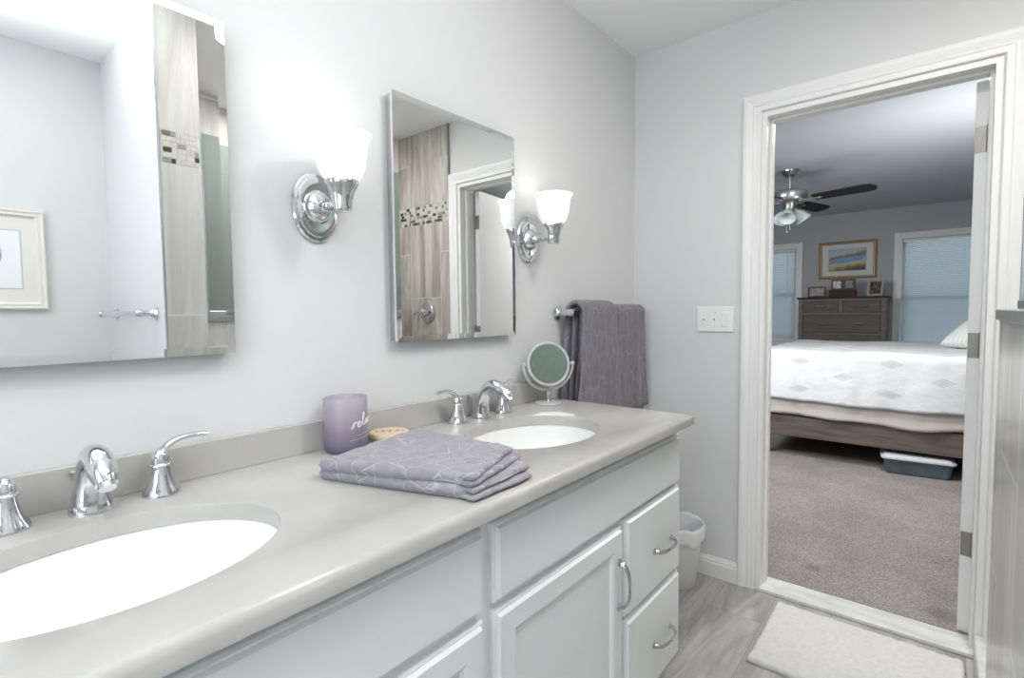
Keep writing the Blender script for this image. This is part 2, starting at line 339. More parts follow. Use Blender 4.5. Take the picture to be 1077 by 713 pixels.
def spline(pts, n=8):
    """Catmull-Rom through pts (tuples of any length)"""
    out = []
    P = [pts[0]] + list(pts) + [pts[-1]]
    for i in range(1, len(P)-2):
        p0, p1, p2, p3 = P[i-1], P[i], P[i+1], P[i+2]
        for k in range(n):
            t = k/n
            out.append(tuple(0.5*((2*b) + (-a+c)*t + (2*a-5*b+4*c-d)*t*t + (-a+3*b-3*c+d)*t**3) for a, b, c, d in zip(p0, p1, p2, p3)))
    out.append(tuple(pts[-1])); return out
def tube(bm, pts, rad, seg=10, cap=True, flat=None):
    """sweep a circle along pts; rad number or list; flat=(u,v) scales"""
    pts = [Vector(p) for p in pts]; n = len(pts)
    R = rad if isinstance(rad, (list, tuple)) else [rad]*n
    T = [(pts[min(i+1, n-1)] - pts[max(i-1, 0)]).normalized() for i in range(n)]
    nrm = T[0].orthogonal().normalized() if abs(T[0].z) > 0.99 else T[0].cross(Vector((0, 0, 1))).normalized()
    rings = []
    for i in range(n):
        nrm = (nrm - nrm.dot(T[i])*T[i]).normalized(); b = T[i].cross(nrm)
        fu, fv = flat if flat else (1, 1)
        rings.append([bm.verts.new(pts[i] + R[i]*(fu*math.cos(2*PI*k/seg)*nrm + fv*math.sin(2*PI*k/seg)*b)) for k in range(seg)])
    for a, b in zip(rings[:-1], rings[1:]):
        for k in range(seg): bm.faces.new((a[k], a[(k+1) % seg], b[(k+1) % seg], b[k]))
    if cap: bm.faces.new(rings[0][::-1]); bm.faces.new(rings[-1])
    return bm
def prism(bm, poly, axis, a0, a1):
    """extrude a 2-D polygon; axis 'Y': poly (x,z); 'X': poly (y,z); 'Z': poly (x,y)"""
    def P(p, a):
        return (p[0], a, p[1]) if axis == 'Y' else ((a, p[0], p[1]) if axis == 'X' else (p[0], p[1], a))
    A = [bm.verts.new(P(p, a0)) for p in poly]; B = [bm.verts.new(P(p, a1)) for p in poly]
    n = len(poly)
    for k in range(n): bm.faces.new((A[k], A[(k+1) % n], B[(k+1) % n], B[k]))
    bm.faces.new(A[::-1]); bm.faces.new(B)
    return bm
def obj(name, bm, m, parent=None, smooth=False, angle=40, mods=None):
    bmesh.ops.recalc_face_normals(bm, faces=bm.faces)
    me = bpy.data.meshes.new(name); bm.to_mesh(me); bm.free()
    o = bpy.data.objects.new(name, me); C.objects.link(o)
    for x in (m if isinstance(m, (list, tuple)) else [m]): me.materials.append(x)
    if smooth:
        for f in me.polygons: f.use_smooth = True
        if angle < 180: me.set_sharp_from_angle(angle=math.radians(angle))
    if parent is not None: o.parent = parent
    return o
def tag(o, label, cat, group=None, kind=None):
    o['label'] = label; o['category'] = cat
    if group: o['group'] = group
    if kind: o['kind'] = kind
    return o
def thing(name, label, cat, loc=(0, 0, 0), rz=0.0, group=None):
    o = bpy.data.objects.new(name, None); C.objects.link(o); o.empty_display_size = 0.05
    o.location = loc; o.rotation_euler = (0, 0, rz)
    return tag(o, label, cat, group)
def struct(name, bm, m, parent=None, smooth=False):
    o = obj(name, bm, m, parent, smooth)
    if parent is None: o['kind'] = 'structure'
    return o
def copy_tree(o, parent=None):
    c = o.copy(); C.objects.link(c)
    if parent is not None: c.parent = parent
    for ch in list(o.children): copy_tree(ch, c)
    return c

# ================================================================== SETTING
H = 2.44
WX, NY, SY = 2.06, -3.42, -1.66           # right wall, near wall, shower's near wall
T0, T1 = 0.0, 0.125                       # partition to bedroom
DX0, DX1, DZ = 0.578, 1.304, 2.036        # door opening
struct('wall_left', bx(new(), -0.12, 0, NY, 0.0, 0, H), M['wall'])
bm = new()
bx(bm, -0.12, DX0, T0, T1, 0, H); bx(bm, DX1, WX + 0.12, T0, T1, 0, H); bx(bm, DX0, DX1, T0, T1, DZ, H)
struct('wall_back', bm, M['wall'])
struct('wall_right', bx(new(), WX, WX + 0.12, NY, 0.0, 0, H), M['wall'])
bm = new()
bx(bm, -0.12, 0.5, NY - 0.12, NY, 0, H); bx(bm, 1.5, WX + 0.12, NY - 0.12, NY, 0, H)
bx(bm, 0.5, 1.5, NY - 0.12, NY, 0, 1.0); bx(bm, 0.5, 1.5, NY - 0.12, NY, 2.1, H)
struct('wall_near', bm, M['wall'])
bm = new()
for x0, x1, z0, z1 in ((0.5, 0.56, 1.0, 2.1), (1.44, 1.5, 1.0, 2.1), (0.56, 1.44, 1.0, 1.06), (0.56, 1.44, 2.04, 2.1), (0.56, 1.44, 1.53, 1.57)):
    bx(bm, x0, x1, NY - 0.09, NY - 0.03, z0, z1)
win = struct('added_window', bm, M['trim'])  # unseen window added to bring fill light into the bathroom
obj('pane', bx(new(), 0.56, 1.44, NY - 0.07, NY - 0.062, 1.06, 2.04), M['skyglass'], win)
struct('floor', bx(new(), -0.12, WX + 0.12, NY - 0.12, T0, -0.1, 0), M['floor'])
struct('ceiling', bx(new(), -0.12, WX + 0.12, NY - 0.12, T1, H, H + 0.1), M['ceil'])
# shower's near wall with the towel bar, its tiled end, and the knee wall
struct('wall_shower', bx(new(), 1.275, WX, SY, SY + 0.145, 0, H), M['wall'])
bm = new(); bx(bm, 1.266, 1.275, SY + 0.004, SY + 0.15, 0, 1.822); bx(bm, 1.266, 1.275, SY + 0.004, SY + 0.15, 1.948, H)
bx(bm, 1.275, WX, SY + 0.145, SY + 0.15, 0, H)
struct('wall_shower_tile', bm, M['tilePillar'])
struct('trim_1', bx(new(), 1.2645, 1.277, SY - 0.002, SY + 0.004, 0, H), M['alu'])
struct('wall_knee', bx(new(), 1.279, 1.377, SY + 0.15, -0.60, 0, 1.188), M['tileYZ'])
bm = new(); bx(bm, 1.271, 1.387, SY + 0.138, -0.592, 1.188, 1.214, 0.003, 2)
struct('trim_2', bm, M['capstone'])
struct('wall_shower_end', bx(new(), 1.377, WX, -0.010, T0, 0, 1.822), M['tileXZ'])
struct('wall_shower_end_top', bx(new(), 1.377, WX, -0.010, T0, 1.948, H), M['tileXZ'])
struct('wall_shower_side', bx(new(), WX - 0.010, WX, SY + 0.15, -0.01, 0, H), M['tileYZ'])
struct('trim_3', bx(new(), 1.3735, 1.379, -0.016, 0.0, 0, H), M['hinge'])
struct('trim_curb', bx(new(), 1.285, 1.377, -0.60, -0.010, 0, 0.09, 0.004), M['marble'])

# mosaic bands: small set tiles in rows
def mosaic(name, along, a0, a1, fixed, seed, DENS=0.40):
    rnd = random.Random(seed); bm = new(); base = new()
    z0, z1 = 1.822, 1.948
    if along == 'Y': bx(base, fixed + 0.0005, fixed + 0.009, a0, a1, z0, z1)
    else: bx(base, a0, a1, fixed + 0.0005, fixed + 0.009, z0, z1)
    rows = 6; rh = (z1 - z0)/rows
    for r in range(rows):
        a = a0 + rnd.uniform(0.0, 0.02)
        while a < a1 - 0.012:
            w = rnd.choice((0.016, 0.016, 0.018, 0.032)); b = min(a + w, a1)
            k = 0 if rnd.random() > DENS else rnd.choice((1, 2, 3))
            n0 = len(bm.faces)
            za, zb = z0 + r*rh + 0.0012, z0 + (r + 1)*rh - 0.0012
            if along == 'Y': bx(bm, fixed - 0.001, fixed + 0.003, a + 0.001, b - 0.001, za, zb)
            else: bx(bm, a + 0.001, b - 0.001, fixed - 0.001, fixed + 0.003, za, zb)
            bm.faces.ensure_lookup_table()
            for f in bm.faces[n0:]: f.material_index = k
            a = b
    g = struct(name, base, MG)
    obj('mosaic_tiles', bm, [ML, MDK, MBR, MGR], g)
MG = mat('mosaic_grout', (0.62, 0.61, 0.585), 0.7)
ML = mat('mosaic_cream', (0.60, 0.58, 0.54), 0.25, var=0.1, vscale=30)
MDK = mat('mosaic_dark', (0.07, 0.06, 0.05), 0.2)
MBR = mat('mosaic_brown', (0.18, 0.145, 0.11), 0.2)
MGR = mat('mosaic_grey', (0.30, 0.30, 0.29), 0.1)
mosaic('trim_mosaic_end', 'X', 1.38, WX - 0.01, -0.0095, 5)
mosaic('trim_mosaic_near', 'Y', SY + 0.006, SY + 0.149, 1.2665, 8, 0.2)

# door casing, jamb, stop, threshold, baseboards
def casing_profile(w, d):
    # colonial style: thick outside, thinner inside
    return [(0, 0), (0, d*0.45), (w*0.05, d*0.62), (w*0.30, d*0.62), (w*0.36, d*0.78), (w*0.46, d*0.70), (w*0.60, d*0.86), (w*0.76, d), (w*0.92, d), (w, d*0.8), (w, 0)]
def casing(name, x0, x1, z, yface, sgn, w=0.070, d=0.018):
    bm = new(); pr = casing_profile(w, d); n = len(pr)
    rows = []
    for px, pd in pr:
        y = yface - sgn*pd
        rows.append([bm.verts.new(q) for q in ((x0 - px, y, 0), (x0 - px, y, z + px), (x1 + px, y, z + px), (x1 + px, y, 0))])
    for i in range(n):
        a, b = rows[i], rows[(i+1) % n]
        for k in range(3): bm.faces.new((a[k], a[k+1], b[k+1], b[k]))
    bm.faces.new([r[0] for r in rows]); bm.faces.new([r[3] for r in rows][::-1])
    return struct(name, bm, M['trim'])
casing('trim_4', DX0 - 0.004, DX1 + 0.004, DZ + 0.004, T0, 1)
casing('trim_5', DX0 - 0.004, DX1 + 0.004, DZ + 0.004, T1, -1)
bm = new()
JT = 0.018
bx(bm, DX0, DX0 + JT, T0, T1, 0, DZ); bx(bm, DX1 - JT, DX1, T0, T1, 0, DZ); bx(bm, DX0 + JT, DX1 - JT, T0, T1, DZ - JT, DZ)
bx(bm, DX0 + JT, DX0 + JT + 0.011, 0.048, 0.086, 0, DZ - JT, 0.002); bx(bm, DX1 - JT - 0.011, DX1 - JT, 0.048, 0.086, 0, DZ - JT, 0.002)
bx(bm, DX0 + JT + 0.011, DX1 - JT - 0.011, 0.048, 0.086, DZ - JT - 0.011, DZ - JT, 0.002)
struct('trim_6', bm, M['trim'])
struct('trim_threshold', bx(new(), DX0 + JT - 0.012, DX1 - JT + 0.012, -0.012, 0.118, 0.0, 0.016, 0.003, 2), M['marble'])
def baseboard(name, pts_axis, a0, a1, face, sgn):
    pr = [(0, 0), (0.014, 0), (0.014, 0.062), (0.011, 0.070), (0.012, 0.076), (0.006, 0.086), (0.004, 0.092), (0, 0.092)]
    bm = new()
    if pts_axis == 'X': prism(bm, [(face + sgn*p, z) for p, z in pr], 'X', a0, a1)
    else: prism(bm, [(face + sgn*p, z) for p, z in pr], 'Y', a0, a1)
    return struct(name, bm, M['trim'])
baseboard('baseboard_back', 'X', 0.0, DX0 - 0.074, 0.0, -1)
baseboard('baseboard_left', 'Y', -0.74, 0.0, 0.0, 1)
baseboard('baseboard_right', 'Y', NY, SY, WX, -1)
baseboard('baseboard_near', 'X', 0.0, WX, NY, 1)
baseboard('baseboard_shower', 'X', 1.29, WX, SY, -1)

# the open door, hinged on the right jamb, standing into the bedroom
bm = new()
dx0, dx1, dy0, dy1 = 1.243, 1.278, 0.131, 0.838
bx(bm, dx0, dx1, dy0, dy1, 0.012, 2.012, 0.0015)
door = struct('door_1', bm, M['trim'])
HP = Vector((1.2815, 0.1265, 0)); DROT = Matrix.Translation(HP) @ Matrix.Rotation(math.radians(-8), 4, 'Z') @ Matrix.Translation(-HP)
door.matrix_world = DROT
HB = []
for z in (1.81, 1.082, 0.35):
    bm = new()
    bx(bm, dx0 + 0.002, dx0 + 0.031, dy0 - 0.0022, dy0 + 0.001, z - 0.045, z + 0.045, 0.0008)
    lathe(bm, [(0, -0.046), (0.0055, -0.046), (0.0055, 0.046), (0.004, 0.050), (0, 0.051)], (DX1 - JT - 0.006, 0.1265, z), 12)
    for q in (-0.03, 0.0, 0.03):
        lathe(bm, [(0, -0.0035), (0.0035, -0.003), (0.0035, 0)], (dx0 + 0.013 + (0.006 if q == 0 else 0), dy0, z + q), 10, 'Y')
    obj('hinge', bm, M['hinge'], door)
    HB.append(z)
bm = new()
for sx in (-1, 1):
    xf = dx0 if sx < 0 else dx1
    lathe(bm, [(0, 0), (0.03, 0), (0.03, sx*0.006), (0.011, sx*0.012), (0.010, sx*0.030), (0.026, sx*0.042), (0.027, sx*0.055), (0.015, sx*0.066), (0, sx*0.068)], (xf, dy1 - 0.065, 0.95), 20, 'X')
obj('door_knob', bm, M['hinge'], door, True)

# bedroom shell
BY = 5.5
BX0, BX1 = -2.4, 3.0
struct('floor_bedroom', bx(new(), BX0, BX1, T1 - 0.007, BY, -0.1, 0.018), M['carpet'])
struct('ceiling_bedroom', bx(new(), BX0 - 0.1, BX1 + 0.1, T1, BY + 0.12, H, H + 0.1), M['bedceil'])
struct('wall_bedroom_left', bx(new(), BX0 - 0.12, BX0, T1, BY, 0, H), M['bedwall'])
struct('wall_bedroom_right', bx(new(), BX1, BX1 + 0.12, T1, BY, 0, H), M['bedwall'])
bm = new(); bx(bm, BX0, -0.12, T0 + 0.02, T1, 0, H); bx(bm, WX + 0.12, BX1, T0 + 0.02, T1, 0, H)
struct('wall_bedroom_near', bm, M['bedwall'])
W2 = (-1.22, -0.345, 0.80, 2.03)          # left bedroom window opening
W3 = (0.80, 1.95, 0.62, 2.05)             # right bedroom window opening
bm = new()
def wall_with_holes(bm, x0, x1, holes):
    x = x0
    for a, b, z0, z1 in holes:
        bx(bm, x, a, BY, BY + 0.12, 0, H); bx(bm, a, b, BY, BY + 0.12, 0, z0); bx(bm, a, b, BY, BY + 0.12, z1, H); x = b
    bx(bm, x, x1, BY, BY + 0.12, 0, H)
wall_with_holes(bm, BX0 - 0.12, BX1 + 0.12, [W2, W3])
struct('wall_far', bm, M['bedwall'])
def bed_window(name, w, blind_label):
    a, b, z0, z1 = w; cw = 0.078
    bm = new()
    for x0, x1, q0, q1 in ((a - cw, a, z0 - 0.02, z1 + cw), (b, b + cw, z0 - 0.02, z1 + cw), (a, b, z1, z1 + cw)):
        bx(bm, x0, x1, BY - 0.018, BY, q0, q1, 0.003)
    bx(bm, a - cw - 0.02, b + cw + 0.02, BY - 0.045, BY + 0.05, z0 - 0.022, z0, 0.004)
    bx(bm, a - cw, b + cw, BY - 0.016, BY, z0 - 0.09, z0 - 0.022, 0.003)
    for x0, x1, q0, q1 in ((a, a + 0.03, z0, z1), (b - 0.03, b, z0, z1), (a, b, z0, z0 + 0.04), (a, b, z1 - 0.04, z1), (a, b, (z0+z1)/2 - 0.02, (z0+z1)/2 + 0.02)):
        bx(bm, x0, x1, BY + 0.06, BY + 0.09, q0, q1)
    f = struct(name, bm, M['trim'])
    obj('pane', bx(new(), a + 0.03, b - 0.03, BY + 0.072, BY + 0.078, z0 + 0.04, z1 - 0.04), M['skyglass'], f)
    t = thing('window_blind', blind_label, 'blind', ((a+b)/2, BY + 0.02, z0), 0, 'bedroom blinds')
    hw = (b - a)/2 - 0.006; hh = z1 - z0
    obj('headrail', bx(new(), -hw, hw, -0.02, 0.02, hh - 0.035, hh - 0.002, 0.003), M['trim'], t)
    bm = new(); n = int((hh - 0.045)/0.0215); tl = math.radians(57)
    for k in range(n):
        z = 0.025 + k*0.0215; dyy, dz = 0.0125*math.cos(tl), 0.0125*math.sin(tl)
        vs = [bm.verts.new(q) for q in ((-hw, -dyy, z - dz), (hw, -dyy, z - dz), (hw, -0.002, z), (-hw, -0.002, z), (hw, dyy, z + dz), (-hw, dyy, z + dz))]
        bm.faces.new((vs[0], vs[1], vs[2], vs[3])); bm.faces.new((vs[3], vs[2], vs[4], vs[5]))
    sl = obj('slats', bm, M['blindslat'], t)
    so = sl.modifiers.new('thickness', 'SOLIDIFY'); so.thickness = 0.0012
    obj('bottom_rail', bx(new(), -hw, hw, -0.013, 0.013, 0.002, 0.016, 0.003), M['trim'], t)
    bm = new(); tube(bm, [(hw - 0.10, -0.022, hh - 0.03), (hw - 0.10, -0.024, hh*0.45)], 0.0035, 8)
    obj('tilt_wand', bm, M['plastic'], t)
    return t
m = bpy.data.materials.new('blind_slat_translucent'); t_, N_, L_, p_ = nt(m)
p_.inputs['Base Color'].default_value = (0.60, 0.645, 0.665, 1); p_.inputs['Roughness'].default_value = 0.5
tr = N_.new('ShaderNodeBsdfTranslucent'); tr.inputs[0].default_value = (0.56, 0.62, 0.645, 1)
mxs = N_.new('ShaderNodeMixShader'); mxs.inputs[0].default_value = 0.45
L_.new(p_.outputs[0], mxs.inputs[1]); L_.new(tr.outputs[0], mxs.inputs[2]); L_.new(mxs.outputs[0], N_['Material Output'].inputs['Surface'])
M['blindslat'] = m
bed_window('window_2', W2, 'closed pale blue slatted blind on the narrow window left of the dresser')
bed_window('window_3', W3, 'closed pale blue slatted blind on the wide window right of the dresser')

# ================================================================== VANITY
FX = 0.525     # face frame plane
def front(bm, y0, y1, z0, z1, x0=FX, d=0.020, ch=0.011):
    """slab front with a stepped, chamfered rim"""
    sec = [(0.0, 0.0), (0.0, d*0.40), (ch*0.30, d*0.62), (ch*0.62, d*0.62), (ch, d)]
    rows = [[bm.verts.new((x0 + h, y, z)) for y, z in ((y0 + i, z0 + i), (y1 - i, z0 + i), (y1 - i, z1 - i), (y0 + i, z1 - i))] for i, h in sec]
    for a, b in zip(rows[:-1], rows[1:]):
        for k in range(4): bm.faces.new((a[k], a[(k+1) % 4], b[(k+1) % 4], b[k]))
    bm.faces.new(rows[-1]); bm.faces.new(rows[0][::-1]); return rows
def door_front(y0, y1, z0, z1, x0=FX, d=0.020, ch=0.011, fr=0.052):
    bm = new(); rows = front(bm, y0, y1, z0, z1, x0, d, ch)
    bm.faces.ensure_lookup_table()
    last = rows[-1]
    f = [q for q in bm.faces if set(q.verts) == set(last)][0]; bm.faces.remove(f)
    prev = last
    for i, h in ((fr, d), (fr + 0.005, d - 0.002), (fr + 0.009, d - 0.009)):
        cur = [bm.verts.new((x0 + h, y, z)) for y, z in ((y0 + i, z0 + i), (y1 - i, z0 + i), (y1 - i, z1 - i), (y0 + i, z1 - i))]
        for k in range(4): bm.faces.new((prev[k], prev[(k+1) % 4], cur[(k+1) % 4], cur[k]))
        prev = cur
    pn = new(); i = fr + 0.009
    bx(pn, x0 + 0.004, x0 + d - 0.009, y0 + i - 0.004, y1 - i + 0.004, z0 + i - 0.004, z1 - i + 0.004)
    return bm, pn
def pull(bm, p, L, axis):
    """curved bar pull with flared feet, projecting +x"""
    h = L/2
    pts = [(0.0, -h), (0.010, -h*0.985), (0.020, -h*0.86), (0.0285, -h*0.5), (0.031, 0), (0.0285, h*0.5), (0.020, h*0.86), (0.010, h*0.985), (0.0, h)]
    pts = spline(pts, 4)
    q = [(p[0] + a, p[1] + (b if axis == 'Y' else 0), p[2] + (b if axis == 'Z' else 0)) for a, b in pts]
    n = len(q); R = [0.0052 + 0.0022*abs(2*i/(n-1) - 1)**3 for i in range(n)]
    tube(bm, q, R, 10, flat=(0.75, 1.2) if axis == 'Y' else (1.2, 0.75))
    for s in (-1, 1):
        c = (p[0], p[1] + (s*h if axis == 'Y' else 0), p[2] + (s*h if axis == 'Z' else 0))
        lathe(bm, [(0, 0), (0.0095, 0), (0.0095, 0.003), (0.006, 0.007), (0, 0.009)], c, 14, 'X')
    return bm
def vanity(ya, yb, mirror, label):
    """unit spans ya..yb (yb towards the back wall); door beside the shared middle, drawers at the outer end"""
    t = thing('vanity_cabinet', label, 'cabinet', (0, 0, 0), 0, 'vanity cabinet units')
    bm = new()
    bx(bm, 0.003, 0.505, ya, ya + 0.018, 0.10, 0.86); bx(bm, 0.003, 0.505, yb - 0.018, yb, 0.10, 0.86)
    bx(bm, 0.003, 0.505, ya, yb, 0.10, 0.118); bx(bm, 0.003, 0.015, ya, yb, 0.10, 0.86)
    bx(bm, 0.003, 0.455, ya, yb, 0.0, 0.10)
    obj('carcass', bm, M['cab'], t)
    def Y(a, b):   # distance from the inner (shared) end
        return (ya + a, ya + b) if not mirror else (yb - b, yb - a)
    w = yb - ya
    bm = new()
    for a, b, z0, z1 in ((0, 0.02, 0.10, 0.86), (w - 0.02, w, 0.10, 0.86), (0.021, w - 0.021, 0.822, 0.86), (0.021, w - 0.021, 0.640, 0.690), (0.021, w - 0.021, 0.10, 0.125), (0.505, 0.545, 0.126, 0.639), (0.546, w - 0.021, 0.38, 0.41)):
        y0, y1 = Y(a, b); bx(bm, 0.503, FX, y0, y1, z0, z1)
    obj('face_frame', bm, M['cab'], t)
    y0, y1 = Y(0.014, w - 0.007)
    bm = new(); front(bm, y0, y1, 0.674, 0.827); obj('false_front', bm, M['cab'], t)
    y0, y1 = Y(0.014, 0.515); dbm, pbm = door_front(y0, y1, 0.112, 0.657)
    d = obj('door', dbm, M['cab'], t); obj('panel', pbm, M['cab'], d)
    yp = Y(0.489, 0.489)[0]
    h = obj('pull', pull(new(), (FX + 0.020, yp, 0.512), 0.118, 'Z'), M['pullmetal'], d, True); h['label'] = 'chrome pull'
    y0, y1 = Y(0.535, w - 0.007)
    for z0, z1 in ((0.398, 0.665), (0.112, 0.388)):
        bm = new(); front(bm, y0, y1, z0, z1); dr = obj('drawer', bm, M['cab'], t)
        h = obj('pull', pull(new(), (FX + 0.020, (y0 + y1)/2 + 0.045 if not mirror else (y0+y1)/2, (z0 + z1)/2 - 0.012), 0.118, 'Y'), M['pullmetal'], dr, True); h['label'] = 'chrome pull'
    return t
vanity(-1.670, -0.765, False, 'white vanity cabinet unit with two drawers at its end beside the white bin')
vanity(-2.575, -1.670, True, 'white vanity cabinet unit in the near foreground under the front sink')

# countertop with two oval cut-outs
CT, CB, CXF, CY0, CY1 = 0.890, 0.860, 0.578, -2.62, -0.748
SINKS = [(0.302, -2.168), (0.302, -1.222)]
SA, SB = 0.215, 0.167
def counter():
    bm = new(); es = []
    def loop(pts):
        v = [bm.verts.new(p) for p in pts]
        for k in range(len(v)): es.append(bm.edges.new((v[k], v[(k+1) % len(v)])))
    loop([(0.002, CY0, CT), (CXF, CY0, CT), (CXF, CY1, CT), (0.002, CY1, CT)])
    for sx, sy in SINKS:
        loop([(sx + SB*math.cos(2*PI*k/72), sy + SA*math.sin(2*PI*k/72), CT) for k in range(72)])
    bmesh.ops.triangle_fill(bm, use_beauty=True, use_dissolve=False, edges=es)
    r = bmesh.ops.extrude_face_region(bm, geom=list(bm.faces))
    for v in [g for g in r['geom'] if isinstance(g, bmesh.types.BMVert)]: v.co.z = CB
    bmesh.ops.recalc_face_normals(bm, faces=bm.faces)
    sel = []
    for e in bm.edges:
        a, b = e.verts[0].co, e.verts[1].co
        f = abs(a.x - CXF) < 1e-5 and abs(b.x - CXF) < 1e-5
        g = abs(a.y - CY1) < 1e-5 and abs(b.y - CY1) < 1e-5
        if (f or g) and abs(a.z - b.z) < 1e-5 and a.z > CT - 1e-4: sel.append(e)
    bmesh.ops.bevel(bm, geom=sel, offset=0.013, segments=6, profile=0.5, affect='EDGES')
    sel = [e for e in bm.edges if e.is_manifold and all((abs(((v.co.x - sx)/SB)**2 + ((v.co.y - sy)/SA)**2 - 1) < 1e-3 and v.co.z > CT - 1e-4) for v in e.verts for sx, sy in SINKS if abs(v.co.y - sy) < 0.3)
           and any(abs(e.verts[0].co.y - sy) < 0.25 and abs(((e.verts[0].co.x - sx)/SB)**2 + ((e.verts[0].co.y - sy)/SA)**2 - 1) < 1e-3 for sx, sy in SINKS) and e.calc_face_angle(0) > 0.8]
    bmesh.ops.bevel(bm, geom=sel, offset=0.0025, segments=2, profile=0.5, affect='EDGES')
    return bm
ct = thing('countertop', 'long grey stone countertop with two oval sink cut-outs over the white vanity', 'countertop')
obj('slab', counter(), M['quartz'], ct, True, 35)
obj('backsplash', bx(new(), 0.002, 0.021, CY0, CY1, CT, CT + 0.0715, 0.0015), M['quartz'], ct)

def sink(loc, label):
    t = thing('sink', label, 'sink', (loc[0], loc[1], CB), 0, 'undermount sinks')
    bm = new()
    prof = [(1.10, 0.0), (1.00, 0.0), (0.985, -0.006), (0.965, -0.03), (0.93, -0.06), (0.86, -0.095), (0.72, -0.125), (0.50, -0.143), (0.25, -0.150), (0.13, -0.152)]
    prof = spline(prof, 3)
    out = [(r + 0.03, z - 0.012) for r, z in reversed(prof)]
    allp = [(r, z) for r, z in prof] + [(0.13, -0.164)] + [(max(r, 0.13), z) for r, z in out[1:]] + [(1.10, 0.0)]
    lathe(bm, [(r, z - 0.0005) for r, z in allp], (0, 0, 0), 64, 'Z', SB + 0.004, SA + 0.004)
    obj('basin', bm, M['ceramic'], t, True, 60)
    bm = new(); lathe(bm, [(0, -0.1515), (0.012, -0.151), (0.014, -0.1535), (0.021, -0.1535), (0.024, -0.149), (0.022, -0.156), (0, -0.158)], (0, 0, 0), 28)
    h = obj('drain', bm, M['chrome'], t, True); h['label'] = 'chrome drain'
    return t
sink(SINKS[0], 'oval white undermount sink nearest the camera, below the wide mirror')
sink(SINKS[1], 'oval white undermount sink beside the folded towel at the far end of the counter')

# faucets: spout, lift rod and two lever handles
def faucet(y, label, hy=(-0.103, 0.103)):
    t = thing('faucet', label, 'faucet', (0.066, y, CT), 0, 'widespread chrome faucets')
    bm = new()
    ctr = spline([(0.0, 0, 0.0), (0.001, 0, 0.025), (0.006, 0, 0.055), (0.020, 0, 0.086), (0.045, 0, 0.103), (0.074, 0, 0.101), (0.100, 0, 0.086), (0.116, 0, 0.070)], 5)
    n = len(ctr); key = [0.0295, 0.026, 0.0215, 0.0195, 0.0195, 0.0205, 0.0205, 0.0155]
    R = [k[0] for k in spline([(k,) for k in key], 5)]
    tube(bm, ctr, R, 24, flat=(1.0, 0.92))
    lathe(bm, [(0, 0), (0.0308, 0), (0.0305, 0.004), (0.0285, 0.014), (0, 0.015)], (0, 0, 0), 32)
    sp = obj('spout', bm, M['chrome'], t, True, 60)
    bm = new(); d = Vector((0.016, 0, -0.016)).normalized()
    tube(bm, [Vector((0.113, 0, 0.074)), Vector((0.113, 0, 0.074)) + d*0.013], [0.0125, 0.0115], 20)
    obj('aerator', bm, M['pullmetal'], sp, True, 50)
    bm = new(); tube(bm, spline([(-0.036, -0.004, 0.0), (-0.036, -0.004, 0.035), (-0.037, -0.006, 0.052), (-0.039, -0.010, 0.060), (-0.040, -0.018, 0.064)], 4), [0.003]*12 + [0.0036]*5, 8)
    obj('lift_rod', bm, M['chrome'], t, True)
    for s, off in zip((-1, 1), hy):
        bm = new()
        lathe(bm, [(0, 0), (0.030, 0), (0.0305, 0.004), (0.0275, 0.010), (0.0225, 0.020), (0.0178, 0.034), (0.0152, 0.048), (0.0146, 0.053)], (0, off, 0), 32)
        lathe(bm, [(0.0146, 0.053), (0.0185, 0.0535), (0.019, 0.0558), (0.0175, 0.0585), (0.015, 0.059)], (0, off, 0), 32)
        lathe(bm, [(0.015, 0.059), (0.0155, 0.064), (0.013, 0.074), (0.009, 0.082), (0, 0.086)], (0, off, 0), 32)
        h = obj('handle', bm, M['chrome'], t, True, 60)
        bm = new()
        pts = spline([(0, off, 0.070), (0, off + s*0.012, 0.088), (0, off + s*0.032, 0.098), (0, off + s*0.056, 0.1005), (0, off + s*0.080, 0.0985)], 5)
        m_ = len(pts); tube(bm, pts, [0.0105 - 0.0035*min(1, i/(m_*0.5)) - 0.001*(i/m_) for i in range(m_)], 14, flat=(1.15, 0.8))
        obj('lever', bm, M['chrome'], h, True)
    return t
faucet(-2.150, 'chrome two-handle faucet at the near sink, nearest the camera')
faucet(-1.184, 'chrome two-handle faucet at the far sink beside the round stand mirror')

